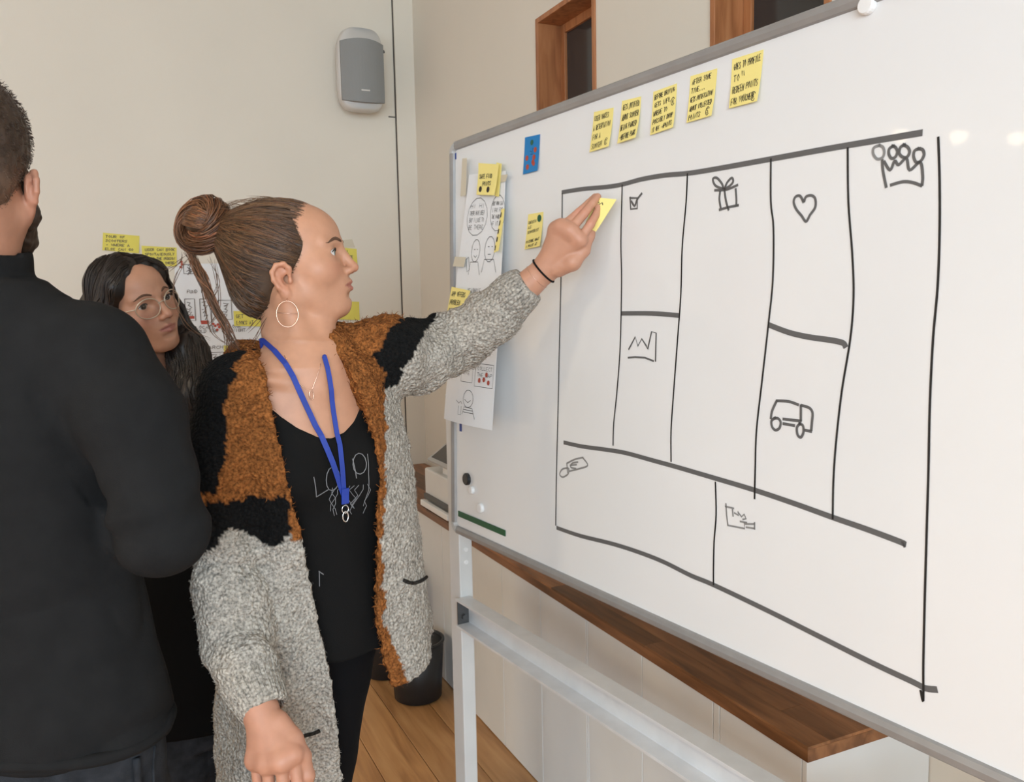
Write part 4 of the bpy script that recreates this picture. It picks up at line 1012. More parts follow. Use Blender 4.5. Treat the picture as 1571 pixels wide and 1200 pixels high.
def eyes(person, T, look=(0, 1, 0.05), iris=(0.10, 0.13, 0.12), lash=True, thick=1.0):
    lk = np.array(look, float); lk /= np.linalg.norm(lk)
    for s in (-1, 1):
        n, m_ = 20, 14; v = []; f = []; cc = []
        c0 = np.array((s*0.033, 0.0740, 0.018)); a = np.array((0, 0, 1.0)); x = np.cross(lk, a); x /= np.linalg.norm(x); y = np.cross(x, lk)
        for i in range(m_+1):
            th = PI*i/m_
            for j in range(n):
                ph = 2*PI*j/n
                d = lk*math.cos(th) + (x*math.cos(ph) + y*math.sin(ph))*math.sin(th)
                v.append(to_world(T, c0 + d*0.0128))
                cc.append((0.006, 0.006, 0.006) if th < 0.2 else (iris if th < 0.5 else (0.62, 0.58, 0.55)))
        for i in range(m_):
            for j in range(n): f.append((i*n+j, i*n+(j+1) % n, (i+1)*n+(j+1) % n, (i+1)*n+j))
        mk('eye', v, f, 'eye', person, True, np.array(cc))
        if lash:
            mb = MB(); P_ = []
            for k in range(9):
                t = k/8; xx = -0.0125 + 0.025*t; zz = 0.0062*(1-(2*t-1)**2) - 0.0005
                yy = math.sqrt(max(0.0150**2 - xx*xx - zz*zz, 1e-6))
                P_.append(to_world(T, (s*0.0340 + xx, 0.0740 + yy, 0.018 + zz)))
            mb.tube(P_, [0.0006, 0.0011, 0.0015, 0.0016, 0.0016, 0.0016, 0.0015, 0.0012, 0.0006], 5)
            mb.build('eyelash', 'lash', person)
        mb = MB(); P_ = []
        for k in range(9):
            t = k/8
            P_.append((s*(0.013 + 0.038*t), 0.0955 - 0.022*t**1.8, 0.0365 + 0.006*math.sin(PI*min(t*1.15, 1)) - 0.002*t))
        # snap onto the skin surface later through BVH
        person['_'] = 1
        br = [Vector(to_world(T, p)) for p in P_]
        fwd = Vector(T[0] @ np.array((s*0.35, 1, 0.0))).normalized()
        bv = person_bvh.get(person.name)
        if bv:
            nb = []
            for p in br:
                h = bv.ray_cast(p + fwd*0.03, -fwd)
                nb.append((h[0] - fwd*0.0004) if h[0] else p)
            br = nb
        mb.tube(br, [0.0014*thick, 0.0022*thick, 0.0024*thick, 0.0024*thick, 0.0022*thick, 0.002*thick, 0.0016*thick, 0.001*thick, 0.0005], 6)
        mb.build('eyebrow', 'brow', person, smooth=True)
    if '_' in person: del person['_']
person_bvh = {}

def body_obj(person, V, Q, cols, name='body', m='skin'):
    o = mk(name, V, Q, m, person, True, cols)
    person_bvh[person.name] = BVHTree.FromPolygons([Vector(p) for p in V], Q.tolist())
    return o

def strands(name, paths, radii, cols, person, m='hair', n=3, kind=None):
    mb = MB()
    for p, r, c in zip(paths, radii, cols):
        k = len(p); rs = [r*min(1, 0.25 + 3*i/k, 0.2 + 3*(k-1-i)/k) for i in range(k)]
        mb.tube(p, rs, n, tuple(c), caps=False)
    o = mb.build(name, m, person, smooth=True)
    if kind: o['kind'] = kind
    return o

def hand(F, wrist, mcps, fingers, rf, thumb, rt, elbow=None, rw=0.024, palm_r=0.0135):
    if elbow is not None: F.cap(elbow, wrist, rw*1.35, rw, 0.01)
    for i, q in enumerate(mcps):
        F.cap(wrist, q, rw*0.75, palm_r, 0.014)
    F.chain(mcps, [palm_r]*len(mcps), 0.010)
    for q, fg, r in zip(mcps, fingers, rf):
        pts = [q] + list(fg); rr = [r*1.12, r*1.0, r*0.9, r*0.8][:len(pts)]
        for i in range(len(pts)-1): F.cap(pts[i], pts[i+1], rr[i], rr[i+1], 0.0018)
    F.chain(thumb, rt, 0.006)

def nails(person, tips, m='nail'):
    pass


# ================================================================== woman placing the note
WL = (-0.352, 1.55, 0.0)
wm = empty('person', WL); tag(wm, 'woman with a hair bun in a brown, black and grey cardigan reaching to the board', 'person')
psi = math.radians(35); FW = np.array((math.sin(psi), -math.cos(psi), 0)); LF = np.array((math.cos(psi), math.sin(psi), 0))
AXW = [(-0.354, 1.50, 1.40), (-0.354, 1.50, 1.359), (-0.365, 1.52, 1.216), (-0.353, 1.54, 1.003), (-0.348, 1.55, 0.81), (-0.353, 1.55, 0.575)]
hp = math.radians(8); hy = 0.07
hf = np.array((math.cos(hp), hy, math.sin(hp)))
RH = rot_from(hf); TH = (RH, np.array((-0.3717,1.446,1.5058)) - RH @ np.array((-0.074, 0.006, -0.022)), 0.975)
NK = [tuple(to_world(TH, (0, -0.020, -0.020))), (-0.391,1.51,1.4229), (-0.3741,1.505,1.359), (-0.356, 1.505, 1.335)]
SR, SL = np.array((-0.470, 1.425, 1.300)), np.array((-0.2372,1.585,1.3652))
F = Field((-0.62, 1.30, 1.08), (-0.10, 1.72, 1.72), 0.0022)
head(F, TH)
F.chain(NK, [0.046, 0.045, 0.048, 0.058], 0.02)
loft(F, AXW, [0.06, 0.115, 0.148, 0.125, 0.16, 0.165], [0.05, 0.070, 0.105, 0.095, 0.10, 0.10], FW, 0.04, z0=0.9, z1=1.398)
F.cap(NK[2], SR, 0.038, 0.048, 0.03); F.cap(NK[2], SL, 0.038, 0.046, 0.03)
# collar bones, throat muscle
cen = np.array((-0.356, 1.505, 1.335))
pit = cen + FW*0.062 + np.array((0, 0, -0.012))
F.cap(pit - LF*0.014, SR*0.75 + cen*0.25 + FW*0.055 + np.array((0, 0, 0.035)), 0.008, 0.007, 0.014)
F.cap(pit + LF*0.014, pit + LF*0.075 + np.array((0, 0, 0.022)) - FW*0.022, 0.008, 0.007, 0.014)
F.cap(tuple(to_world(TH, (0, 0.030, -0.050))), tuple(pit + np.array((0, 0, 0.02)) - FW*0.03), 0.030, 0.036, 0.02)
F.cap(tuple(to_world(TH, (-0.052, -0.012, -0.055))), tuple(pit - LF*0.012), 0.011, 0.008, 0.03)
F.ell(tuple(pit + np.array((0, 0, 0.002))), 0.012, 0.012, 'sub')
# bust
for s in (-1, 1): F.ell(tuple(np.array((-0.364, 1.52, 1.18)) + FW*0.060 + LF*s*0.060), (0.054, 0.054, 0.058), 0.03)
M1 = F.mesh(1)
# raised (left) hand with forearm
FH = Field((-0.06, 1.52, 1.36), (0.24, 1.76, 1.76), 0.0016)
wr = (0.0709,1.655,1.5264)
mc = [(0.0897,1.632,1.5986), (0.1001,1.62,1.601), (0.1141,1.61,1.5939), (0.1324,1.612,1.5768)]
fg = [[(0.1238,1.638,1.6217), (0.1403,1.64,1.6326), (0.1528,1.64,1.6397)], [(0.133,1.628,1.629), (0.1523,1.634,1.6463), (0.165,1.637,1.6586)],
      [(0.1419,1.617,1.6253), (0.1588,1.625,1.6451), (0.1695,1.632,1.6579)], [(0.1539,1.616,1.6057), (0.1646,1.624,1.6232), (0.1716,1.63,1.6382)]]
hand(FH, wr, mc, fg, [0.0074, 0.0082, 0.0086, 0.0084], [(0.0928,1.64,1.5253), (0.1194,1.626,1.5365), (0.1407,1.626,1.5581), (0.1527,1.632,1.5852), (0.1593,1.635,1.6)], [0.017, 0.0165, 0.0125, 0.0100, 0.0075], (0.0029,1.675,1.4676), 0.0245)
M2 = FH.mesh(1)
# hanging (right) hand with forearm
FH = Field((-0.45, 1.10, 0.60), (-0.22, 1.42, 1.02), 0.0018)
wr2 = (-0.4029,1.265,0.8387)
mc2 = [(-0.4054,1.238,0.7705), (-0.3827,1.222,0.7738), (-0.3594,1.214,0.781), (-0.3425,1.222,0.7865)]
fg2 = [[(-0.4023,1.234,0.7305), (-0.4014,1.245,0.6918), (-0.4007,1.255,0.6617)], [(-0.3793,1.216,0.7261), (-0.3797,1.23,0.6773), (-0.3826,1.245,0.6397)], [(-0.3546,1.206,0.7338), (-0.3558,1.22,0.6811), (-0.3598,1.236,0.643)], [(-0.3357,1.214,0.741), (-0.3399,1.226,0.6918), (-0.344,1.24,0.6572)]]
hand(FH, wr2, mc2, fg2, [0.0080, 0.0088, 0.0092, 0.0090], [(-0.372,1.25,0.8245), (-0.3464,1.24,0.8018), (-0.3295,1.232,0.7786), (-0.3234,1.23,0.7481), (-0.3255,1.234,0.7225)], [0.018, 0.0145, 0.0108, 0.0095, 0.0075], (-0.4473,1.33,0.905), 0.0255, 0.0145)
M3 = FH.mesh(1)
# legs inside the trousers are trousers; body mesh = head, chest, arms
V, Q = merge(M1, M2, M3)
cols = face_cols(V, TH, (0.50, 0.252, 0.152), (0.36, 0.120, 0.088), (0.50, 0.19, 0.115))
hm = V[:, 0] > -0.06; cols[hm] = (0.49, 0.245, 0.155)
hm = (V[:, 2] < 1.03); cols[hm] = (0.47, 0.228, 0.145)
kn = np.zeros(len(V))
for p in list(mc) + list(mc2) + [f[0] for f in fg] + [f[0] for f in fg2]: kn += np.exp(-(((V - np.array(p))**2).sum(1))/0.012**2)
kn = np.clip(kn*0.4, 0, 0.5)[:, None]; cols = cols*(1-kn) + np.array((0.58, 0.22, 0.15))*kn
body_obj(wm, V, Q, cols)
eyes(wm, TH, (0.05, 1, -0.03), (0.09, 0.12, 0.10), thick=1.35)

# ---- hair: scalp, combed strands, bun, loose strands
HC = np.array((0, -0.016, 0.042)); HR = np.array((0.0775, 0.1050, 0.0860))
def hairline(z, ax):
    return np.interp(z, [-0.08, -0.058, -0.054, -0.030, -0.020, 0.0, 0.02, 0.04, 0.06, 0.078, 0.090, 0.125], [-0.026, -0.026, -0.028, -0.028, 0.014, 0.024, 0.034, 0.041, 0.038, 0.036, 0.060, 0.094]) - 0.0*ax
F = Field((-0.62, 1.40, 1.36), (-0.28, 1.66, 1.74), 0.0028)
F.T = TH
F.ell(HC, HR, 0.01)
F.ell((0, -0.056, -0.014), (0.061, 0.060, 0.066), 0.02)
F.cap((0, -0.055, 0.062), (0, -0.112, 0.090), 0.06, 0.028, 0.03)
F.apply(lambda X, Y, Z: hairline(Z, np.abs(X)) - Y + 0*X, (0, 0, 0.03), 0.22, 0.006, 'sub')
F.T = None
V, Q = F.mesh(2)
L = to_local(TH, V)
nn = vnoise(L[:, 0]*220, (L[:, 1]+L[:, 2])*25, (L[:, 2]-L[:, 1])*25)
c = np.array((0.050, 0.026, 0.013))*(1 + 0.35*nn[:, None])
mk('hair', V, Q, 'hair', wm, True, c)
bvs = BVHTree.FromPolygons([Vector(p) for p in V], Q.tolist())
bunL = np.array((0.0, -0.140, 0.104)); bb_ = np.array((0.0, -0.102, 0.086))
R_ = random.Random(5)
def hcol(t=None):
    pal = [(0.075, 0.036, 0.016), (0.115, 0.056, 0.024), (0.045, 0.022, 0.011), (0.16, 0.080, 0.036), (0.14, 0.055, 0.022)]
    c = pal[R_.choice((0, 0, 0, 1, 1, 2, 2, 3, 4))]; k = R_.uniform(0.8, 1.25); return tuple(x*k for x in c)
paths, rad, cl = [], [], []
def on_scalp(d, lift):
    d = d/np.linalg.norm(d); r = 1/np.sqrt(((d/HR)**2).sum()); return HC + d*(r + lift)
for k in range(1500):
    s = R_.choice((-1, 1)); u = R_.random()
    if u < 0.62:     # from the hairline
        z = R_.uniform(-0.01, 0.122); y = float(hairline(z, 0)) - 0.002 + R_.uniform(-0.02, 0.001)
        x2 = 1 - ((y-HC[1])/HR[1])**2 - ((z-HC[2])/HR[2])**2; x = s*HR[0]*math.sqrt(max(x2, 0.0))*R_.uniform(0.9, 1.0)
        d0 = np.array((x, y, z)) - HC
    else:            # from behind the ear and the nape
        z = R_.uniform(-0.075, 0.02); y = R_.uniform(-0.095, -0.032); x = s*R_.uniform(0.0, 0.066); d0 = np.array((x, y, z)) - HC
    d1 = bb_ + np.array((s*R_.uniform(0, 0.02), 0, R_.uniform(-0.012, 0.012))) - HC
    d0 /= np.linalg.norm(d0); d1 /= np.linalg.norm(d1); pts = []; lf = R_.uniform(0.0005, 0.003); wob = R_.uniform(-0.03, 0.03)
    for i in range(11):
        t = i/10*R_.uniform(0.97, 1.0); d = d0*(1-t) + d1*t + np.array((wob, 0, wob))*math.sin(PI*t)
        p = on_scalp(d, lf)
        if d0[2]*0.09 + HC[2] < 0.0:   # nape fill bulges
            w = (1-t)**1.5; q = HC + d*(np.linalg.norm(d0)*0.12); p = p*(1-w) + (np.array((x*1.02, y-0.004, z)))*w if i < 5 else p
        h_ = bvs.find_nearest(Vector(to_world(TH, p))); pts.append(tuple(h_[0] + h_[1]*lf))
    paths.append(pts); rad.append(R_.uniform(0.0006, 0.0013)); cl.append(hcol())
strands('hair_strands', paths, rad, cl, wm, kind='stuff')
# bun: coiled locks around a core
F = Field((-0.62, 1.40, 1.46), (-0.40, 1.66, 1.74), 0.003); F.T = TH
F.ell(bunL, (0.030, 0.030, 0.028), 0.01); F.cap(bunL, bb_, 0.026, 0.032, 0.015); F.T = None
V, Q = F.mesh(2); mk('bun', V, Q, 'hair', wm, True, np.tile((0.055, 0.026, 0.012), (len(V), 1)))
paths, rad, cl = [], [], []
ax0 = np.array((-0.75, -0.35, 0.45)); ax0 /= np.linalg.norm(ax0)   # coil axis, open side towards her right
e1 = np.cross(ax0, (0, 0, 1.0)); e1 /= np.linalg.norm(e1); e2 = np.cross(ax0, e1)
for k in range(520):
    a0 = R_.uniform(0, 2*PI); span = R_.uniform(1.6, 4.2); rr = R_.uniform(0.032, 0.041); tub = R_.uniform(0.013, 0.0185); ph = R_.uniform(0, 2*PI); tw = R_.uniform(0.4, 1.3)
    red = 0.5 + 0.5*math.cos(ph - 0.6)
    pts = []
    for i in range(15):
        t = i/14; an = a0 + span*t; p2 = ph + tw*span*t
        q = bunL + (e1*math.cos(an) + e2*math.sin(an))*(rr + tub*math.cos(p2)) + ax0*(tub*1.35*math.sin(p2))
        pts.append(to_world(TH, q))
    paths.append(pts); rad.append(R_.uniform(0.0008, 0.0017)); c = hcol(); k2 = R_.uniform(0.9, 1.5); cl.append((c[0]*k2*1.25, c[1]*k2*1.05, c[2]*k2))
for k in range(170):   # locks crossing the middle of the coil
    a0 = R_.uniform(-0.5, 0.5) + R_.choice((0, 0.9)); off = R_.uniform(-0.9, 0.9); pts = []
    for i in range(11):
        t = -1.25 + 2.5*i/10
        d = e1*math.sin(t) + e2*(off*0.75*math.cos(t*0.8) + 0.25*math.sin(2*t)) + ax0*math.cos(t)*0.95; d /= np.linalg.norm(d)
        pts.append(to_world(TH, bunL + d*(0.0335 + R_.uniform(0, 0.003))))
    paths.append(pts); rad.append(R_.uniform(0.0008, 0.0016)); c = hcol(); cl.append((c[0]*1.5, c[1]*1.3, c[2]*1.2))
strands('bun_strands', paths, rad, cl, wm, kind='stuff')
paths, rad, cl = [], [], []
# loose tail falling from the bun and flyaway wisps
for k in range(70):
    j = lambda s_=0.006: R_.uniform(-s_, s_)
    b0 = np.array((-0.5596,1.5,1.5641)); b1 = np.array((-0.536,1.485,1.5225)); b2 = np.array((-0.5189,1.475,1.4827)); b3 = np.array((-0.4941,1.47,1.4317)); b4 = np.array((-0.4815,1.47,1.3943))
    sp = (0.008, 0.009, 0.008, 0.007, 0.005)
    ctl = [b0 + np.array((j(sp[0]), j(0.01), j(0.004))), b1 + np.array((j(sp[1]), j(0.008), j(0.004))), b2 + np.array((j(sp[2]), j(0.008), j())), b3 + np.array((j(sp[3]), j(0.006), j(0.01)))]
    if R_.random() < 0.5: ctl.append(b4 + np.array((j(0.012), j(0.006), j(0.012))))
    paths.append(catmull(ctl, 4)); rad.append(R_.uniform(0.0006, 0.0013)); c = R_.choice(((0.20, 0.085, 0.04), (0.13, 0.06, 0.03), (0.26, 0.11, 0.055), (0.08, 0.04, 0.02))); cl.append(c)
for ctl in ([(-0.5541,1.49,1.5544), (-0.5748,1.48,1.5231), (-0.5777,1.47,1.4838), (-0.5545,1.46,1.4332), (-0.52,1.46,1.4101)], [(-0.5488,1.5,1.5549), (-0.5262,1.48,1.466), (-0.5161,1.47,1.4209), (-0.4837,1.47,1.3955)],
            [(-0.5678,1.5,1.5598), (-0.5775,1.49,1.5437), (-0.5936,1.48,1.529)], [(-0.5191,1.48,1.5499), (-0.5033,1.47,1.5102), (-0.5061,1.465,1.4879), (-0.5187,1.46,1.4715)], [(-0.5048,1.47,1.5435), (-0.5024,1.47,1.4656), (-0.5223,1.47,1.4323)],
            [(-0.4167,1.44,1.453), (-0.4319,1.44,1.4368), (-0.4481,1.44,1.4228)], [(-0.4118,1.44,1.4419), (-0.4236,1.44,1.4256), (-0.4416,1.44,1.3983)]):
    for q in range(3):
        j = lambda: R_.uniform(-0.004, 0.004)
        paths.append(catmull([np.array(p) + np.array((j(), j(), j())) for p in ctl], 6)); rad.append(0.0006); cl.append((0.12, 0.055, 0.025))
for k in range(60):   # wisps over the crown
    x = R_.uniform(-0.04, 0.04); y = R_.uniform(-0.06, 0.07); p0 = on_scalp(np.array((x, y, 0.085)), 0.0); p1 = p0 + np.array((R_.uniform(-0.01, 0.01), -0.03, 0.010)); p2 = p0 + np.array((R_.uniform(-0.015, 0.015), -0.06, R_.uniform(0.0, 0.016)))
    paths.append([to_world(TH, q) for q in catmull([p0, p1, p2], 4)]); rad.append(0.00035); cl.append((0.16, 0.09, 0.045))
strands('loose_strands', paths, rad, cl, wm, kind='stuff')
# hair tie
# ---- earring: thin hoop with a bar
er = np.array((-0.3708,1.44,1.4696)); hoop = MB(); rr = 0.0215
ec = np.array((-0.3767,1.438,1.45))
ring = [tuple(ec + np.array((math.cos(t)*rr*0.82, 0.15*math.cos(t)*rr, math.sin(t)*rr*1.02))) for t in np.linspace(0, 2*PI, 28)[:-1]]
hoop.tube(ring, 0.0008, 6, closed=True)
hoop.tube([ring[13 % 27], ring[0]], 0.0007, 5)
hoop.tube([tuple(ec + np.array((0, 0, rr))), tuple(np.array(to_world(TH, (-0.0745, -0.004, -0.050))))], 0.0008, 5)
hoop.build('hoop_earring', 'rose_gold', wm, smooth=True)

# ---- tank top
NKL = ([-0.16, -0.125, -0.102, -0.08, -0.058, -0.026, -0.003, 0.02, 0.040, 0.056, 0.075, 0.10, 0.16], [1.40, 1.36, 1.300, 1.277, 1.260, 1.243, 1.237, 1.243, 1.262, 1.285, 1.34, 1.40, 1.45])
def cut_neck(tx, ty, Z): return np.where(ty > -0.02, (Z - np.interp(tx, *NKL))*0.8, (Z - 1.36))
F = Field((-0.60, 1.30, 0.80), (-0.10, 1.75, 1.44), 0.0034)
loft(F, AXW, [0.06, 0.119, 0.152, 0.132, 0.150, 0.15], [0.05, 0.0745, 0.1095, 0.104, 0.110, 0.105], FW, 0.02, z0=0.835, z1=1.38)
for s in (-1, 1): F.ell(tuple(np.array((-0.364, 1.52, 1.18)) + FW*0.062 + LF*s*0.060), (0.056, 0.056, 0.061), 0.03)
AX_ = sorted([(a[2], a[0], a[1]) for a in AXW])
def tcoords(V):
    cx = np.interp(V[:, 2], [a[0] for a in AX_], [a[1] for a in AX_]); cy = np.interp(V[:, 2], [a[0] for a in AX_], [a[2] for a in AX_])
    d = V[:, :2] - np.stack([cx, cy], 1); return d @ LF[:2], d @ FW[:2]
def fn_cut(X, Y, Z):
    cx = np.interp(Z, [a[0] for a in AX_], [a[1] for a in AX_]); cy = np.interp(Z, [a[0] for a in AX_], [a[2] for a in AX_])
    tx = (X-cx)*LF[0] + (Y-cy)*LF[1]; ty = (X-cx)*FW[0] + (Y-cy)*FW[1]
    return -cut_neck(tx, ty, Z)
F.apply(fn_cut, (-0.36, 1.52, 1.2), 0.5, 0.004, 'sub')
V, Q = F.mesh(1)
N = vnormals(V, Q); V = V + N*(0.0022*vnoise(V[:, 0]*28, V[:, 1]*28, V[:, 2]*9) + 0.0016*np.sin(V[:, 0]*70 + V[:, 2]*28))[:, None]
tank = mk('tank_top', V, Q, 'black_jersey', wm, True)
bvt = BVHTree.FromPolygons([Vector(p) for p in V], Q.tolist())
both = BVHTree.FromPolygons([Vector(p) for p in np.concatenate([V, M1[0]])], np.concatenate([Q, M1[1] + len(V)]).tolist())
FWv = Vector(FW)
def drape(p, bv=None, off=0.002):
    """Drop a point onto the chest along the facing direction."""
    h = (bv or both).ray_cast(Vector(p) + FWv*0.25, -FWv)
    return tuple((h[0] + h[1]*off) if h[0] else Vector(p))
def chest(tx, z): return drape(tuple(np.array((-0.36, 1.52, z)) + LF*tx))
# printed letters and scribble on the tank top
def tprint(lines, w):
    mb = MB()
    for pl in lines:
        pl = [(p[0], p[1]) for p in pl]; pp = []
        for i in range(len(pl)-1):
            for q in range(5): t = q/5; pp.append((pl[i][0]*(1-t)+pl[i+1][0]*t, pl[i][1]*(1-t)+pl[i+1][1]*t))
        pp.append(pl[-1])
        mb.tube([drape((np.array((-0.36, 1.52, z)) + LF*x), bvt, 0.0006) for x, z in pp], w, 4)
    return mb.build('shirt_print', 'print_grey', tank)
oval = lambda cx, cy, rx, ry, n=12: [(cx+rx*math.cos(2*PI*k/n), cy+ry*math.sin(2*PI*k/n)) for k in range(n+1)]
tprint([[(-0.050, 1.178), (-0.044, 1.142), (-0.020, 1.150)], oval(-0.012, 1.168, 0.013, 0.021), [(0.022, 1.20), (0.028, 1.165)], oval(0.034, 1.190, 0.012, 0.018)], 0.0008)
sc = []
rz = random.Random(11)
for k in range(9):
    x = -0.012 + 0.0075*k; z = 1.152; pl = [(x, z)]
    for i in range(5): x += rz.uniform(-0.008, 0.008); z -= rz.uniform(0.006, 0.013); pl.append((x, z))
    sc.append(pl)
sc += [[(0.05, 1.205), (0.049, 1.17), (0.052, 1.14), (0.047, 1.11)]]
tprint(sc, 0.0006)
tprint([[(-0.035, 1.005), (-0.036, 0.978)], [(-0.036, 1.005), (-0.028, 0.998)]], 0.0008)

# ---- trousers and shoes
F = Field((-0.56, 1.36, 0.02), (-0.16, 1.74, 0.92), 0.006)
hl, hr = np.array((-0.345, 1.55, 0.82)), np.array((-0.435, 1.50, 0.82))
F.ell((-0.385, 1.54, 0.86), (0.135, 0.10, 0.09), 0.02, R=np.array(Matrix.Rotation(psi, 3, 'Z')))
for s, h_ in ((1, hl), (-1, hr)):
    kn_ = np.array((-0.395, 1.535, 0.46)) if s > 0 else np.array((-0.475, 1.475, 0.46)); an_ = np.array((-0.405, 1.57, 0.09)) if s > 0 else np.array((-0.495, 1.51, 0.09))
    F.chain([tuple(h_), tuple(kn_), tuple(an_)], [0.076, 0.055, 0.043], 0.02)
V, Q = F.mesh(1); N = vnormals(V, Q); V += N*(0.003*vnoise(V[:, 0]*20, V[:, 1]*20, V[:, 2]*20))[:, None]
mk('trousers', V, Q, 'black_trousers', wm, True)
def shoe(c, fw, person, m='leather_black', L_=0.25):
    f = np.array(fw)/np.linalg.norm(fw); c = np.array(c, float)
    F = Field(tuple(c - np.array((0.2, 0.2, 0.01))), tuple(c + np.array((0.2, 0.2, 0.16))), 0.006)
    a = c - f*0.07 + np.array((0, 0, 0.035)); b = c + f*(L_-0.13) + np.array((0, 0, 0.028)); F.cap(tuple(a), tuple(b), 0.036, 0.028, 0.01)
    F.cap(tuple(c + np.array((0, 0, 0.05))), tuple(c + np.array((0, 0, 0.13))), 0.044, 0.046, 0.03)
    F.apply(lambda X, Y, Z: Z + 0*X + 0*Y - 0.0, tuple(c), 0.3, 0.002, 'sub')
    V, Q = F.mesh(1); V[:, 2] = np.maximum(V[:, 2], 0.0008)
    return mk('shoe', V, Q, m, person, True)
for s in (1, -1): shoe((-0.405, 1.57, 0) if s > 0 else (-0.495, 1.51, 0), FW, wm)

# ---- cardigan
EL = ([0.60, 0.642, 0.746, 0.855, 0.961, 1.077, 1.177, 1.264, 1.338, 1.402, 1.46], [-0.045, -0.047, -0.056, -0.066, -0.076, -0.084, -0.089, -0.096, -0.105, -0.105, -0.09])
ER = ([0.72, 0.766, 0.826, 0.901, 0.995, 1.088, 1.155, 1.213, 1.282, 1.35, 1.419, 1.46], [0.070, 0.058, 0.040, 0.030, 0.038, 0.050, 0.068, 0.068, 0.053, 0.030, 0.000, -0.01])
wz = [0.08, 0.150, 0.178, 0.192, 0.205, 0.212]; dz_ = [0.06, 0.094, 0.136, 0.143, 0.150, 0.152]
fold = lambda an, Z: 0.010*np.sin(an*7 + 0.8*np.sin(Z*6))*np.clip((1.15 - Z)/0.4, 0, 1) + 0.004*np.sin(an*13 + Z*5)*np.clip((1.05 - Z)/0.4, 0, 1)
def cut_open(tx, ty, Z):
    a = np.interp(Z, *EL); b = np.interp(Z, *ER)
    front = np.minimum(np.minimum(tx - a, b - tx), ty + 0.02)
    hem = np.where(tx > 0.02, 0.800 - 0.0*tx, 0.60) - Z
    hem2 = np.interp(tx, [-0.25, 0.0, 0.05, 0.25], [0.58, 0.60, 0.765, 0.815]) - Z
    return np.maximum(front, hem2)
SLV_R = [tuple(SR + np.array((0.012, 0.01, 0.02))), (-0.4984,1.405,1.2152), (-0.484,1.405,1.0351), (-0.4676,1.365,0.9357), (-0.4287,1.305,0.8718), (-0.4007,1.275,0.839)]
RR_ = [0.064, 0.062, 0.061, 0.062, 0.049, 0.040]
SLV_L = [tuple(SL), (-0.1887,1.64,1.3608), (-0.1233,1.705,1.379), (-0.0432,1.69,1.4274), (0.0043,1.674,1.4727), (0.0276,1.668,1.4912)]
RL_ = [0.072, 0.066, 0.060, 0.054, 0.0425, 0.0385]
F = Field((-0.66, 1.22, 0.56), (0.13, 1.84, 1.56), 0.0044)
loft(F, AXW, wz, dz_, FW, 0.004, z0=0.56, z1=1.372, shell=0.014, cut=cut_open, fold=fold)
shoulder_c = np.array(NK[2]) - FW*0.02
def shoulder_fn(X, Y, Z): return None
F.cap(tuple(shoulder_c - LF*0.072 + np.array((0, 0, -0.022))), SLV_R[0], 0.050, 0.070, 0.03)
F.cap((-0.3159,1.555,1.3842), SLV_L[0], 0.046, 0.072, 0.03); F.cap((-0.3346,1.56,1.3903), (-0.3879,1.6,1.3525), 0.034, 0.04, 0.03)
F.cap(tuple(shoulder_c - LF*0.07 - FW*0.05), tuple(shoulder_c + LF*0.07 - FW*0.05), 0.045, 0.045, 0.03)
F.chain(SLV_R[:2], RR_[:2], 0.02); F.chain(SLV_R[1:], RR_[1:], 0.007); F.chain(SLV_L, RL_, 0.02)
# keep the neck opening and front free
F.cap(NK[1], tuple(np.array(NK[2]) + FW*0.02), 0.048, 0.050, 0.010, 'sub')
F.cap((-0.3136,1.5,1.3952), (-0.2618,1.475,1.3086), 0.030, 0.026, 0.02)
def open_sub(X, Y, Z):
    cx = np.interp(Z, [a[0] for a in AX_], [a[1] for a in AX_]); cy = np.interp(Z, [a[0] for a in AX_], [a[2] for a in AX_])
    tx = (X-cx)*LF[0] + (Y-cy)*LF[1]; ty = (X-cx)*FW[0] + (Y-cy)*FW[1]
    return -np.minimum(np.minimum(tx - np.interp(Z, *EL), np.interp(Z, *ER) - tx), np.minimum(ty - 0.01, Z - 1.0))
F.apply(open_sub, (-0.356, 1.50, 1.25), 0.35, 0.008, 'sub')
# hollow cuffs
for (a, b, r) in ((SLV_R[-2], SLV_R[-1], 0.028), (SLV_L[-2], SLV_L[-1], 0.022)):
    a = np.array(a); b = np.array(b); d = (b-a)/np.linalg.norm(b-a)
    F.cap(tuple(b - d*0.01), tuple(b + d*0.06), r, r, 0.004, 'sub')
    F.apply(lambda X, Y, Z, b=b, d=d: -((X-b[0])*d[0] + (Y-b[1])*d[1] + (Z-b[2])*d[2] - 0.012), tuple(b + d*0.04), 0.05, 0.006, 'sub')
V, Q = largest(*F.mesh(2))
tx, ty = tcoords(V)
def chain_t(V, pts):
    best = np.full(len(V), 9.0); tt = np.zeros(len(V)); acc = 0
    for i in range(len(pts)-1):
        a = np.array(pts[i]); b = np.array(pts[i+1]); ab = b-a; L_ = np.linalg.norm(ab)
        t = np.clip((V-a) @ ab/(L_*L_), 0, 1); d = np.linalg.norm(V - a - t[:, None]*ab, axis=1); m_ = d < best
        best[m_] = d[m_]; tt[m_] = acc + t[m_]*L_; acc += L_
    return best, tt, acc
dL, sL, totL = chain_t(V, SLV_L); dR, sR, totR = chain_t(V, SLV_R)
BR, BK, GY = np.array((0.275, 0.098, 0.026)), np.array((0.006, 0.006, 0.006)), np.array((0.44, 0.40, 0.345))
jz = 0.006*vnoise(V[:, 0]*60, V[:, 1]*60, V[:, 2]*60) + 0.005*vnoise(V[:, 0]*180, V[:, 1]*180, V[:, 2]*180)
zone = np.zeros(len(V), int)      # 0 grey 1 black 2 brown
z = V[:, 2]; x = V[:, 0]
left = (tx > 0.0)
xb = -0.192 + 0.70*(z - 1.45) + jz; xg = -0.140 + 0.50*(z - 1.45) + jz
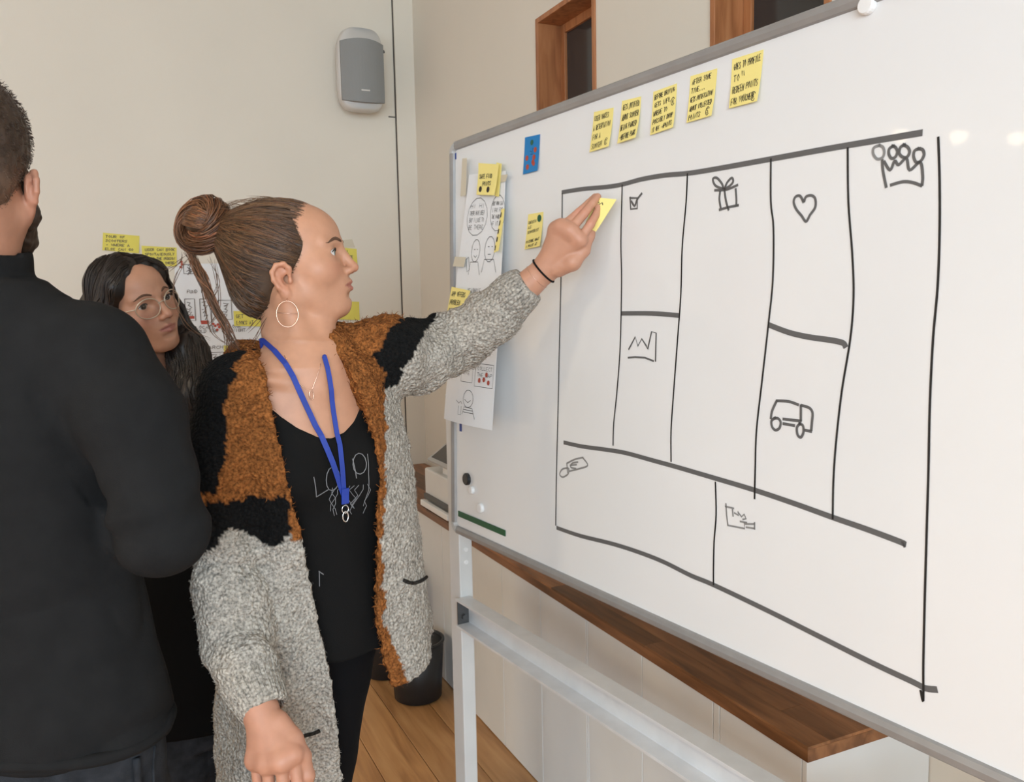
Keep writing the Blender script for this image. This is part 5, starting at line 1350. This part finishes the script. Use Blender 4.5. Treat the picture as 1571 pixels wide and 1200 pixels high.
zone[left & (x < xg) & (z > 1.315 + jz)] = 1
zone[left & (x < xb) & (z > 1.30 + jz)] = 2
sw_ = np.interp(z, [0.7, 0.8, 0.9, 1.1, 1.18, 1.26, 1.34], [0.035, 0.030, 0.014, 0.010, 0.016, 0.040, 0.075])
edL = np.interp(z, *ER); zone[left & (tx < edL + sw_ + jz) & (ty > 0) & (dL > 0.03)] = 2
right = ~left
zone[right & (z > 1.085 + jz + 0.02*np.sin(tx*60))] = 1
zone[right & (z > 1.150 + jz)] = 2
bl = -0.462 - 0.10*(1.30 - z) + jz*1.3
bl = np.where(z > 1.30, -0.462 + 0.22*(z-1.30) + jz, bl)
zone[right & (x < bl) & (z > 1.165 + jz)] = 1
edR = np.interp(z, *EL); zone[right & (tx > edR - 0.014 + jz) & (ty > 0) & (z > 1.075)] = 2
zone[right & (ty < -0.02) & (dR > 0.08) & (z > 1.15)] = 2
N = vnormals(V, Q)
bob = vnoise(V[:, 0]*150, V[:, 1]*150, V[:, 2]*150); med = vnoise(V[:, 0]*45, V[:, 1]*45, V[:, 2]*45); lo_ = vnoise(V[:, 0]*14, V[:, 1]*14, V[:, 2]*14)
rib = np.zeros(len(V)); cuff = ((totR - sR) < 0.055) & (dR < 0.07) | ((totL - sL) < 0.055) & (dL < 0.07)
amp = np.where(zone == 2, 0.0036, np.where(zone == 1, 0.0012, 0.0022)); amp[cuff] = 0.0008
wr_l = np.where((dL < 0.09) & (x > -0.2) & ~cuff, 0.0035*np.sin(sL*70 + 4*lo_), 0) + np.where((dR < 0.085) & (z < 1.1) & (~cuff), 0.004*np.sin(sR*55 + 4*lo_), 0)
V = V + N*(amp*bob + 0.0022*med + 0.004*lo_*(~cuff) + wr_l)[:, None]
col = np.where((zone == 2)[:, None], BR, np.where((zone == 1)[:, None], BK, GY))
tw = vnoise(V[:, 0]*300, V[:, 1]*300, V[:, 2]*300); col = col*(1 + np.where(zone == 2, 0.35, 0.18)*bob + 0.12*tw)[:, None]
col = np.clip(col, 0.002, 1)
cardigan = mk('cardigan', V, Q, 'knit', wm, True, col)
bvc = BVHTree.FromPolygons([Vector(p) for p in V], Q.tolist())
# fuzz: short fibres standing off the knit
ids = rng.choice(len(V), 26000, replace=False); mb_v = []; mb_f = []; mb_c = []
for i in ids:
    zn = zone[i]; p = V[i]; L_ = 0.008 if zn == 2 else (0.006 if zn == 1 else 0.004)
    if cuff[i]: continue
    d = N[i]*1.0 + rng.normal(0, 0.75, 3); d = d/np.linalg.norm(d)*L_*rng.uniform(0.5, 1.4); s_ = np.cross(d, rng.normal(0, 1, 3)); s_ = s_/np.linalg.norm(s_)*(0.0005 if zn == 2 else 0.00025)
    mid_ = p + d*0.55 + s_*2.5
    k = len(mb_v); mb_v += [p - s_, p + s_, mid_ + s_, mid_ - s_, p + d]; mb_f += [(k, k+1, k+2, k+3), (k+3, k+2, k+4)]
    c_ = col[i]*rng.uniform(0.8, 1.3); mb_c += [c_]*5
fz = mk('yarn_fuzz', mb_v, mb_f, 'knit', cardigan, False, np.array(mb_c)); fz['kind'] = 'stuff'
# ribbed cuffs: fine raised ribs
def ribs(pts, r0, r1, n=34):
    a, b = np.array(pts[-2]), np.array(pts[-1]); d = b - a; L_ = np.linalg.norm(d); d /= L_
    st_ = b - d*0.05; en = b + d*0.010; u_ = np.cross(d, (0, 0, 1.0)); u_ /= np.linalg.norm(u_); w_ = np.cross(d, u_); mb = MB()
    for k in range(n):
        an = 2*PI*k/n; q = []
        for t in np.linspace(0, 1, 6):
            c_ = st_*(1-t) + en*t; o_ = c_ + (u_*math.cos(an) + w_*math.sin(an))*0.12; h = bvc.ray_cast(Vector(o_), Vector(c_ - o_).normalized())
            if h[0] and (Vector(c_) - h[0]).length < 0.07: q.append(tuple(h[0]))
        if len(q) > 2: mb.tube(q, 0.0016, 4, tuple(GY*random.uniform(0.75, 1.05)), caps=False)
    return mb.build('cuff_ribbing', 'knit', cardigan, smooth=True)
ribs(SLV_R, 0.04, 0.04); ribs(SLV_L, 0.037, 0.037)
# pocket openings
def pocket(pix):
    pass
def ray_px(o, d):
    h = bvc.ray_cast(Vector(o), Vector(d)); return h[0] + h[1]*0.001 if h[0] else None
camo = Vector((0, 0, 1.46))   # search direction from the front
for pts in ([(-0.1782,1.3,1.0296), (-0.164,1.3,1.024), (-0.1474,1.3,1.029), (-0.1315,1.3,1.0435)], [(-0.3273,1.2,0.827), (-0.3156,1.2,0.8287), (-0.3038,1.2,0.8315), (-0.2949,1.2,0.8354)]):
    q = [ray_px(camo, Vector(p) - camo) for p in catmull(pts, 3)]; q = [p for p in q if p is not None]
    if len(q) > 2:
        mb = MB(); mb.tube([tuple(p) for p in q], 0.0035, 6, (0.03, 0.026, 0.022)); mb.build('pocket_slit', 'knit', cardigan, smooth=True)

# ---- lanyard, necklace, bracelet
def band(ctl, w, th, name, m, parent, bv=both, off=0.003, nrm=None):
    pts = [Vector(p) for p in ctl]; v = []; f = []
    for i, p in enumerate(pts):
        t = (pts[min(i+1, len(pts)-1)] - pts[max(i-1, 0)]).normalized()
        s_ = t.cross(FWv).normalized()
        for a, b in ((-1, 0), (1, 0), (1, 1), (-1, 1)): v.append(tuple(p + s_*a*w/2 + FWv*b*th))
    for i in range(len(pts)-1):
        for k in range(4): f.append((i*4+k, i*4+(k+1) % 4, i*4+4+(k+1) % 4, i*4+4+k))
    f.append((3, 2, 1, 0)); n = len(pts)*4; f.append((n-4, n-3, n-2, n-1))
    return MB().add(v, f).build(name, m, parent)
lan = empty('lanyard', tuple(np.array(chest(0.006, 1.14)))); tag(lan, 'bright blue lanyard with a metal clasp hanging around the neck', 'lanyard')
cl_ = np.array(chest(0.008, 1.136)) + FW*0.006
def strap(a, b, pin):
    out = []
    for t in np.linspace(0, 1, 14):
        q = np.array(a)*(1-t) + np.array(b)*t
        d = np.array(drape(tuple(q), None, 0.004)); out.append(tuple(d + FW*0.002))
    return out
nbk = np.array((-0.4333,1.47,1.408)); nbl = np.array((-0.3297,1.455,1.3752))
s1 = strap(nbk, cl_, 0); s2 = strap(nbl, cl_, 0)
backn = np.array(NK[2]) - FW*0.065 + np.array((0, 0, 0.02))
band(s1, 0.0095, 0.0012, 'strap', 'lanyard_blue', lan); band(s2, 0.0085, 0.0012, 'strap', 'lanyard_blue', lan)
MB().tube(catmull([s1[0], tuple(np.array(NK[2]) - LF*0.056 - FW*0.02 + np.array((0, 0, 0.022))), tuple(backn), tuple(np.array(NK[2]) + LF*0.056 - FW*0.02 + np.array((0, 0, 0.02))), s2[0]], 6), 0.0035, 6).build('strap', 'lanyard_blue', lan, smooth=True)
cb_ = [np.array(chest(0.008, zz)) + FW*0.005 for zz in (1.150, 1.136, 1.122)]
band([tuple(p) for p in cb_], 0.013, 0.003, 'crimp', 'lanyard_blue', lan)
hk = MB(); c0 = np.array(chest(0.008, 1.112)) + FW*0.006
hk.tube([tuple(c0 + LF*0.006*math.cos(t) + np.array((0, 0, 0.007*math.sin(t)))) for t in np.linspace(0, 2*PI, 16)[:-1]], 0.0011, 6, closed=True)
hk.tube([tuple(c0 + np.array((0, 0, -0.013)) + LF*0.0052*math.cos(t) + np.array((0, 0, 0.009*math.sin(t)))) for t in np.linspace(0, 2*PI, 16)[:-1]], 0.0015, 6, closed=True)
hk.build('clasp', 'steel', lan, smooth=True)
nk = [(-0.3976,1.45,1.3802), (-0.3671,1.42,1.343), (-0.3435,1.41,1.327), (-0.3241,1.4,1.32)]; nk2 = [(-0.323,1.4,1.3211), (-0.3255,1.42,1.3422), (-0.3279,1.44,1.365)]
nl = empty('necklace', drape((-0.3232,1.4,1.3167))); tag(nl, 'fine rose gold necklace with a small loop pendant', 'necklace')
mb = MB(); mb.tube([drape(tuple(p), None, 0.001) for p in catmull(nk, 5)], 0.0006, 5); mb.tube([drape(tuple(p), None, 0.001) for p in catmull(nk2, 5)], 0.0006, 5); mb.build('chain', 'rose_gold', nl, smooth=True)
pc = np.array(drape((-0.3233,1.4,1.3135), None, 0.002)); mb = MB(); mb.tube([tuple(pc + LF*0.004*math.cos(t) + np.array((0, 0, 0.008*math.sin(t)))) for t in np.linspace(0, 2*PI, 16)[:-1]], 0.0009, 6, closed=True); mb.build('pendant', 'rose_gold', nl, smooth=True)
bvh_ = BVHTree.FromPolygons([Vector(p) for p in M2[0]], M2[1].tolist())
def wristband(c, axis, r, name, m, parent=None, rr=0.0022, extra=0.001):
    c = Vector(c); ax = Vector(axis).normalized(); u_ = ax.orthogonal().normalized(); w_ = ax.cross(u_); q = []
    for t in np.linspace(0, 2*PI, 28)[:-1]:
        d = u_*math.cos(t) + w_*math.sin(t); h = bvh_.ray_cast(c + d*0.08, -d)
        q.append(tuple((h[0] if h[0] else c + d*r) + d*extra))
    return MB().tube(q, rr, 6, closed=True).build(name, m, parent, smooth=True)
wa = np.array((0.0709,1.655,1.5264)); wb_ = np.array((0.0029,1.675,1.4651)); ad = wa - wb_
o = wristband(tuple(np.array((0.0647,1.657,1.5228))), ad, 0.025, 'hair_tie', 'black_jersey', None, 0.0019, 0.0012); tag(o, 'thin black elastic band around the raised wrist', 'wristband')
o = wristband(tuple(np.array((0.0519,1.66,1.5107))), ad, 0.025, 'bracelet', 'rose_gold', None, 0.0005, 0.0006); tag(o, 'very fine gold bracelet behind the black wrist band', 'bracelet')
# ---- the note in her fingers
TLh, TRh, BRh, BLh = [np.array(p) for p in ((0.167,1.632,1.6567), (0.2019,1.606,1.6493), (0.1654,1.622,1.5914), (0.1446,1.636,1.604))]
def free(s, t, off):
    p = (TLh*(1-s) + TRh*s)*t + (BLh*(1-s) + BRh*s)*(1-t)
    n_ = np.cross(TRh - TLh, TLh - BLh); n_ /= np.linalg.norm(n_); return tuple(p + n_*off*1.0)
surf_note('sticky_note', ((0, 1), (1, 1), (1, 0), (0, 0)), free, 'note_yellow', label='yellow sticky note held between the fingers of the raised hand', lift=0.002, base=0.0, wid=0.03, extra=[[(0.15, 0.80), (0.25, 0.86), (0.3, 0.78), (0.42, 0.85), (0.5, 0.79)], [(0.2, 0.7), (0.4, 0.72)], [(0.35, 0.12), (0.5, 0.24), (0.58, 0.10), (0.35, 0.12)]])


# ================================================================== man seen from behind
mn = empty('person', (-0.76, 1.26, 0)); tag(mn, 'bearded man with short brown hair in a charcoal sweater, turned away', 'person')
mf = np.array((-0.34, 1.0, 0.02)); mf /= np.linalg.norm(mf)
TM = (rot_from(mf), np.array((-0.7504,1.2,1.6493)), 1.06)
mnk = [tuple(to_world(TM, (0, -0.02, -0.02))), (-0.7524,1.2,1.5844), (-0.775, 1.215, 1.50)]
F = Field((-1.02, 1.04, 1.40), (-0.62, 1.38, 1.86), 0.0028)
head(F, TM, False, 1.1)
F.chain(mnk, [0.060, 0.060, 0.068], 0.02)
F.cap(tuple(to_world(TM, (0, -0.045, -0.03))), mnk[2], 0.045, 0.055, 0.03)
V, Q = F.mesh(1)
cols = face_cols(V, TM, (0.45, 0.22, 0.14), (0.36, 0.14, 0.11), (0.5, 0.2, 0.13))
body_obj(mn, V, Q, cols); eyes(mn, TM, (0, 1, 0), (0.05, 0.03, 0.02))
mn['label'] = 'bearded man with short brown hair in a charcoal sweater, turned away'
# short hair with a fade, and beard
F = Field((-1.02, 1.04, 1.44), (-0.62, 1.38, 1.88), 0.003); F.T = TM
F.ell((0, -0.012, 0.048), (0.0775, 0.0965, 0.090), 0.01); F.ell((0, -0.045, -0.005), (0.062, 0.052, 0.062), 0.02)
F.apply(lambda X, Y, Z: np.interp(Z, [-0.09, -0.05, -0.02, -0.01, 0.01, 0.03, 0.05, 0.08, 0.11, 0.14], [-0.04, -0.04, -0.032, 0.012, 0.022, 0.04, 0.055, 0.06, 0.065, 0.09]) - Y + 0*X, (0, 0, 0.03), 0.25, 0.006, 'sub')
F.T = None
V, Q = F.mesh(2); L = to_local(TM, V); N = vnormals(V, Q)
V = V + N*(0.0016*vnoise(L[:, 0]*160, L[:, 1]*160, L[:, 2]*70))[:, None]
t = np.clip((L[:, 2] + 0.075)/0.10, 0, 1)[:, None]
c = np.array((0.20, 0.115, 0.072))*(1-t) + np.array((0.040, 0.021, 0.012))*t; c = c*(1 + 0.3*vnoise(L[:, 0]*250, L[:, 1]*250, L[:, 2]*90)[:, None])
mk('hair', V, Q, 'hair', mn, True, c)
paths, rad, cl = [], [], []
ids = rng.choice(len(V), 5200, replace=False)
for i in ids:
    if L[i, 2] < -0.045: continue
    ln = 0.003 + 0.005*float(np.clip((L[i, 2])/0.08, 0, 1)); d = N[i]*0.6 + np.array((0, 0, -0.45)) + rng.normal(0, 0.25, 3); d /= np.linalg.norm(d)
    paths.append([V[i] - N[i]*0.001, V[i] + d*ln*0.6 + N[i]*0.001, V[i] + d*ln]); rad.append(0.0005); k = rng.uniform(0.7, 1.5); cl.append(tuple(c[i]*k))
strands('hair_strands', paths, rad, cl, mn, kind='stuff')
F = Field((-1.02, 1.04, 1.40), (-0.62, 1.42, 1.70), 0.003); F.T = TM
for s in (-1, 1):
    F.chain([(s*0.060, 0.016, -0.012), (s*0.060, 0.012, -0.045), (s*0.045, 0.040, -0.078), (s*0.014, 0.078, -0.095)], [0.012, 0.018, 0.022, 0.022], 0.015)
F.ell((0, 0.082, -0.090), (0.024, 0.022, 0.024), 0.012); F.T = None
V, Q = F.mesh(1); L = to_local(TM, V); N = vnormals(V, Q); V = V + N*(0.002*vnoise(L[:, 0]*200, L[:, 1]*200, L[:, 2]*120))[:, None]
c = np.array((0.030, 0.017, 0.010))*(1 + 0.3*vnoise(L[:, 0]*250, L[:, 1]*250, L[:, 2]*120)[:, None])
mk('beard', V, Q, 'hair', mn, True, c)
# sweater
AXM = [(-0.775, 1.21, 1.53), (-0.775, 1.22, 1.44), (-0.77, 1.23, 1.30), (-0.765, 1.25, 1.10), (-0.755, 1.26, 0.95), (-0.745, 1.26, 0.84), (-0.74, 1.26, 0.80)]
MFW = np.array((0.12, 0.99, 0))
F = Field((-1.10, 0.98, 0.78), (-0.36, 1.58, 1.60), 0.0048)
loft(F, AXM, [0.09, 0.150, 0.195, 0.190, 0.190, 0.203, 0.20], [0.07, 0.10, 0.125, 0.122, 0.122, 0.128, 0.125], MFW, 0.03, z0=0.815, z1=1.50)
SM = (-0.6007,1.215,1.392)
F.cap((-0.775, 1.215, 1.478), SM, 0.062, 0.074, 0.03)
ARM = [SM, (-0.5361,1.18,1.3124), (-0.5022,1.155,1.2194), (-0.4877,1.15,1.1586)]
F.chain(ARM, [0.074, 0.069, 0.061, 0.063], 0.02)
F.cap(ARM[-1], (-0.6904,1.42,1.1034), 0.058, 0.048, 0.02)
SML = (-0.96, 1.20, 1.40); F.cap((-0.775, 1.215, 1.475), SML, 0.060, 0.075, 0.03)
F.chain([SML, (-1.02, 1.20, 1.25), (-1.03, 1.26, 1.10)], [0.075, 0.068, 0.06], 0.02); F.cap((-1.03, 1.26, 1.10), (-0.88, 1.44, 1.12), 0.055, 0.048, 0.02)
# collar
F.apply(lambda X, Y, Z: np.maximum(np.abs(np.sqrt((X+0.777)**2 + (Y-1.212)**2) - 0.078) - 0.012, np.abs(Z - 1.522 - 0.1*(Y-1.21)) - 0.022), (-0.777, 1.212, 1.53), 0.12, 0.012, 'add')
F.cap(mnk[1], (-0.777, 1.21, 1.49), 0.066, 0.068, 0.006, 'sub')
V, Q = F.mesh(2); N = vnormals(V, Q)
def cht(V, pts):
    best = np.full(len(V), 9.0); tt = np.zeros(len(V)); acc = 0
    for i in range(len(pts)-1):
        a = np.array(pts[i]); b = np.array(pts[i+1]); ab = b-a; L_ = np.linalg.norm(ab)
        t = np.clip((V-a) @ ab/(L_*L_), 0, 1); d = np.linalg.norm(V - a - t[:, None]*ab, axis=1); m_ = d < best
        best[m_] = d[m_]; tt[m_] = acc + t[m_]*L_; acc += L_
    return best, tt, acc
dA, sA, tA = cht(V, ARM)
lo_ = vnoise(V[:, 0]*9, V[:, 1]*9, V[:, 2]*9); l2_ = vnoise(V[:, 0]*22, V[:, 1]*22, V[:, 2]*12)
arm = dA < 0.10
cr_ = np.where(arm, 0.0045*np.sin(sA*58 + 3.5*lo_ + V[:, 0]*20)*np.clip((sA - 0.12)/0.1, 0.25, 1), 0)
tor = np.where(~arm, 0.009*np.abs(np.sin((V[:, 2]*9 - V[:, 0]*9) + 2.2*lo_))*np.clip((1.25 - V[:, 2])/0.3, 0.1, 1), 0)
V = V + N*(cr_ + tor + 0.004*lo_ + 0.002*l2_)[:, None]
sw = mk('sweater', V, Q, 'charcoal_sweater', mn, True)
# ribbed hem: one raised roll
hem = MB(); q = []
f2 = MFW[:2]/np.hypot(*MFW[:2]); l2 = np.array((-f2[1], f2[0]))
for t in np.linspace(0, 2*PI, 49)[:-1]:
    d = l2*0.204*math.cos(t) + f2*0.130*math.sin(t); q.append((-0.745 + d[0], 1.26 + d[1], 0.826 + 0.006*math.sin(3*t)))
hem.tube(q, 0.010, 8, closed=True); hem.build('sweater_hem', 'charcoal_sweater', sw, smooth=True)
# jeans
F = Field((-1.0, 1.06, 0.02), (-0.48, 1.46, 0.90), 0.0065)
loft(F, [(-0.742, 1.26, 0.88), (-0.742, 1.26, 0.70), (-0.742, 1.27, 0.62)], [0.186, 0.190, 0.17], [0.118, 0.125, 0.115], MFW, 0.02)
for s in (-1, 1):
    lf_ = np.array((-MFW[1], MFW[0], 0)); h_ = np.array((-0.742, 1.26, 0.68)) + lf_*s*0.095
    F.chain([tuple(h_), tuple(np.array((-0.742, 1.27, 0.42)) + lf_*s*0.10), tuple(np.array((-0.742, 1.26, 0.09)) + lf_*s*0.11)], [0.096, 0.072, 0.058], 0.02)
V, Q = F.mesh(1); N = vnormals(V, Q); V += N*(0.004*vnoise(V[:, 0]*18, V[:, 1]*18, V[:, 2]*18))[:, None]
jn = mk('jeans', V, Q, 'denim', mn, True)
bvj = BVHTree.FromPolygons([Vector(p) for p in V], Q.tolist())
def on_jeans(bv, c, an, z, off=0.001):
    d = Vector((math.cos(an), math.sin(an), 0)); h = bv.ray_cast(Vector((c[0], c[1], z)) + d*0.4, -d); return tuple(h[0] + d*off) if h[0] else (c[0], c[1], z)
cj = (-0.742, 1.26)
for (an0, an1, z0, z1) in ((-1.35, -0.55, 0.775, 0.63),):
    mb = MB()
    loop = [(an0, z0), (an1, z0-0.012), (an1-0.05, z1+0.03), ((an0+an1)/2, z1), (an0+0.05, z1+0.03), (an0, z0)]
    pts = []
    for i in range(len(loop)-1):
        for k in range(8): t = k/8; pts.append(on_jeans(bvj, cj, loop[i][0]*(1-t)+loop[i+1][0]*t, loop[i][1]*(1-t)+loop[i+1][1]*t))
    mb.tube(pts, 0.0022, 5, closed=True); mb.build('back_pocket', 'denim', jn, smooth=True)
for an in (-0.35, -1.6):
    MB().tube([on_jeans(bvj, cj, an, z_, 0.003) for z_ in (0.80, 0.785, 0.77, 0.755)], 0.006, 6).build('belt_loop', 'denim', jn, smooth=True)
MB().tube([on_jeans(bvj, cj, -0.15 - 0.02*k, 0.80 - 0.02*k, 0.0005) for k in range(16)], 0.0025, 5).build('side_seam', 'denim', jn, smooth=True)
for s in (-1, 1): shoe(tuple(np.array((-0.742, 1.26, 0)) + np.array((-MFW[1], MFW[0], 0))*s*0.11), MFW, mn, L_=0.29)

# ================================================================== dark-haired woman with glasses
dw = empty('person', (-0.83, 2.02, 0)); tag(dw, 'woman with long dark hair and round glasses, standing between the other two people', 'person')
df = np.array((0.84, -0.50, 0.03)); TD_R = rot_from(df, up=(-0.34, -0.16, 0.93))
em = np.array((-0.7924,1.9,1.4801)); TD = (TD_R, em - TD_R @ np.array((0, 0.080, 0.018)), 1.0)
F = Field((-1.02, 1.78, 1.12), (-0.62, 2.14, 1.72), 0.0025)
head(F, TD)
dn = [tuple(to_world(TD, (0, -0.02, -0.02))), tuple(to_world(TD, (0, -0.015, -0.10))), (-0.835, 2.02, 1.24)]
F.chain(dn, [0.045, 0.045, 0.058], 0.02)
V, Q = F.mesh(1)
cols = face_cols(V, TD, (0.44, 0.22, 0.135), (0.32, 0.11, 0.085), (0.46, 0.18, 0.12))
body_obj(dw, V, Q, cols); eyes(dw, TD, (-0.15, 1, -0.05), (0.03, 0.018, 0.012), thick=1.15)
# hair: parted scalp and long curtains
F = Field((-1.12, 1.76, 0.98), (-0.56, 2.24, 1.74), 0.0042)
F.T = TD
F.ell((0, -0.012, 0.046), (0.0785, 0.098, 0.0865), 0.01)
F.apply(lambda X, Y, Z: np.interp(Z, [-0.1, -0.02, 0.02, 0.06, 0.09, 0.115, 0.15], [0.02, 0.025, 0.04, 0.052, 0.060, 0.066, 0.095]) - Y + 0*X, (0, 0, 0.04), 0.25, 0.008, 'sub')
for s in (-1, 1):
    F.chain([(s*0.028, 0.048, 0.104), (s*0.060, 0.040, 0.070), (s*0.078, 0.018, 0.020), (s*0.082, 0.008, -0.040), (s*0.084, 0.0, -0.09)], [0.012, 0.018, 0.022, 0.026, 0.032], 0.02)
F.T = None
lft = to_world(TD, (0.084, 0.0, -0.09)); rgt = to_world(TD, (-0.084, 0.0, -0.09))
CUR_L = [tuple(lft), (-0.7598,1.99,1.3548), (-0.7359,1.97,1.2717), (-0.7272,1.94,1.1533), (-0.738,1.93,1.0329)]
CUR_R = [tuple(rgt), (-0.9543,2.0,1.335), (-0.9484,1.97,1.2146), (-0.9348,1.94,1.0963)]
F.chain(CUR_L, [0.034, 0.045, 0.048, 0.045, 0.030], 0.03); F.chain(CUR_R, [0.034, 0.045, 0.045, 0.032], 0.03)
F.cap(tuple(to_world(TD, (0, -0.08, 0.0))), (-0.83, 2.12, 1.15), 0.07, 0.08, 0.03)
V, Q = F.mesh(2); L = to_local(TD, V); N = vnormals(V, Q)
wv = 0.004*np.sin(V[:, 2]*45 + 3*vnoise(V[:, 0]*20, V[:, 1]*20, V[:, 2]*4)) + 0.004*vnoise(V[:, 0]*90, V[:, 1]*90, V[:, 2]*8)
V = V + N*wv[:, None]
c = np.array((0.012, 0.0075, 0.0055))*(1 + 0.5*vnoise(V[:, 0]*200, V[:, 1]*200, V[:, 2]*15)[:, None])
mk('hair', V, Q, 'hair', dw, True, c)
bvd = BVHTree.FromPolygons([Vector(p) for p in V], Q.tolist())
paths, rad, cl = [], [], []
for k in range(700):
    s = 1 if R_.random() < 0.72 else -1; cur = CUR_L if s > 0 else CUR_R
    u = R_.uniform(-1, 1); dy = R_.uniform(-0.09, 0.06)
    pts = [to_world(TD, (s*0.004, 0.055 + dy - 0.0, 0.128)), to_world(TD, (s*0.05, 0.048 + dy, 0.105)), to_world(TD, (s*0.085, 0.025 + dy*0.8, 0.04)), to_world(TD, (s*0.095, 0.01 + dy*0.6, -0.05))]
    for i in range(1, len(cur)):
        q = np.array(cur[i]); an = R_.uniform(0, 2*PI) if i == 1 else an + R_.uniform(-0.4, 0.4)
        pts.append(q + np.array((math.cos(an)*0.045, math.sin(an)*0.045, 0)) + np.array((0.012*math.sin(i*2.2 + u), 0, 0)))
    pts = catmull(pts, 5); out = []; lf = R_.uniform(0.0, 0.003)
    for p in pts:
        h = bvd.find_nearest(Vector(p)); out.append(tuple(h[0] + h[1]*lf))
    paths.append(out); rad.append(R_.uniform(0.0007, 0.0014)); kk = R_.uniform(0.6, 2.2); cl.append((0.014*kk, 0.009*kk, 0.0065*kk))
strands('hair_strands', paths, rad, cl, dw, kind='stuff')
# glasses
gl = empty('glasses', tuple(to_world(TD, (0, 0.105, 0.012)))); tag(gl, 'round thin-rimmed glasses on the dark-haired woman', 'glasses')
for s in (-1, 1):
    ring = []
    for t in np.linspace(0, 2*PI, 33)[:-1]:
        x_ = 0.0245*math.cos(t)*(1.04); z_ = 0.0215*math.sin(t)
        ring.append(to_world(TD, (s*0.033 + x_, 0.1045 - 5.0*(s*0.033 + x_)**2, 0.012 + z_)))
    MB().tube(ring, 0.0012, 6, closed=True).build('rim', 'spectacle_frame', gl, smooth=True)
    mb = MB(); n_r = [np.array(p) for p in ring]; cc = sum(n_r)/len(n_r); fwd_ = TD_R[:, 1]
    v = [tuple(p + fwd_*0.0005) for p in n_r] + [tuple(p - fwd_*0.0007) for p in n_r]; n = len(n_r)
    f = [tuple(range(n)), tuple(range(2*n-1, n-1, -1))] + [(i, n+i, n+(i+1) % n, (i+1) % n) for i in range(n)]
    mb.add(v, f).build('lens', 'lens_glass', gl)
    MB().tube([tuple(to_world(TD, p)) for p in ((s*0.058, 0.087, 0.018), (s*0.070, 0.060, 0.018), (s*0.076, 0.020, 0.014), (s*0.078, -0.005, 0.006))], 0.0012, 6).build('temple', 'spectacle_frame', gl, smooth=True)
MB().tube([tuple(to_world(TD, p)) for p in ((-0.0095, 0.1035, 0.016), (0, 0.1065, 0.019), (0.0095, 0.1035, 0.016))], 0.0012, 6).build('bridge', 'spectacle_frame', gl, smooth=True)
# black sweater with arms
F = Field((-1.16, 1.78, 0.42), (-0.50, 2.30, 1.40), 0.006)
DF = np.array((0.45, -0.89, 0))
AXD = [(-0.835, 2.03, 1.29), (-0.83, 2.04, 1.18), (-0.82, 2.04, 1.0), (-0.80, 2.04, 0.80), (-0.79, 2.04, 0.46)]
loft(F, AXD, [0.09, 0.165, 0.175, 0.20, 0.215], [0.07, 0.11, 0.125, 0.14, 0.15], DF, 0.03, z0=0.46, z1=1.28)
for s in (-1, 1):
    lf_ = np.array((-DF[1], DF[0], 0)); sh_ = np.array((-0.833, 2.035, 1.20)) + lf_*s*0.165
    F.cap((-0.835, 2.03, 1.25), tuple(sh_), 0.05, 0.062, 0.03)
    F.chain([tuple(sh_), tuple(sh_ + lf_*s*0.045 + np.array((0, 0, -0.28))), tuple(sh_ + lf_*s*0.05 + DF*0.05 + np.array((0, 0, -0.50)))], [0.062, 0.052, 0.040], 0.02)
F.cap(dn[1], (-0.835, 2.02, 1.28), 0.055, 0.06, 0.008, 'sub')
V, Q = F.mesh(1); N = vnormals(V, Q); V += N*(0.004*vnoise(V[:, 0]*14, V[:, 1]*14, V[:, 2]*10))[:, None]
mk('sweater', V, Q, 'black_sweater', dw, True)
# hands
F = Field((-1.16, 1.8, 0.45), (-0.5, 2.32, 0.76), 0.003)
for s in (-1, 1):
    lf_ = np.array((-DF[1], DF[0], 0)); w0 = np.array((-0.833, 2.035, 1.20)) + lf_*s*0.218 + DF*0.055 + np.array((0, 0, -0.53)); dd_ = np.array((0, 0, -1.0)) + DF*0.1; dd_ /= np.linalg.norm(dd_); sd = np.array(DF)
    mcs = [tuple(w0 + dd_*0.075 + sd*o_*0.02 - DF*0.0) for o_ in (-1.6, -0.55, 0.5, 1.5)]
    fgs = [[tuple(np.array(q) + dd_*0.035), tuple(np.array(q) + dd_*0.058 - lf_*s*0.008), tuple(np.array(q) + dd_*0.076 - lf_*s*0.022)] for q in mcs]
    hand(F, tuple(w0), mcs, fgs, [0.008, 0.0085, 0.009, 0.0085], [tuple(w0 + dd_*0.02), tuple(w0 + dd_*0.045 + sd*0.035), tuple(w0 + dd_*0.085 + sd*0.042)], [0.016, 0.012, 0.009], tuple(w0 - dd_*0.04), 0.024)
V, Q = F.mesh(1)
if len(V): mk('hand', V, Q, 'skin', dw, True, np.tile((0.50, 0.255, 0.165), (len(V), 1)))
# jeans
F = Field((-1.06, 1.82, 0.02), (-0.56, 2.26, 0.82), 0.007)
loft(F, [(-0.80, 2.04, 0.66), (-0.80, 2.04, 0.40)], [0.165, 0.172], [0.112, 0.115], DF, 0.02)
for s in (-1, 1):
    lf_ = np.array((-DF[1], DF[0], 0)); h_ = np.array((-0.79, 2.04, 0.60)) + lf_*s*0.075
    F.chain([tuple(h_), tuple(h_ + np.array((0, 0, -0.25)) + DF*0.02), tuple(h_ + np.array((0, 0, -0.50)) - DF*0.01)], [0.095, 0.085, 0.060], 0.02)
V, Q = F.mesh(1); N = vnormals(V, Q); V += N*(0.004*vnoise(V[:, 0]*18, V[:, 1]*18, V[:, 2]*30))[:, None]
mk('jeans', V, Q, 'denim', dw, True)
for s in (-1, 1): shoe(tuple(np.array((-0.79, 2.04, 0)) + np.array((-DF[1], DF[0], 0))*s*0.075), DF, dw)
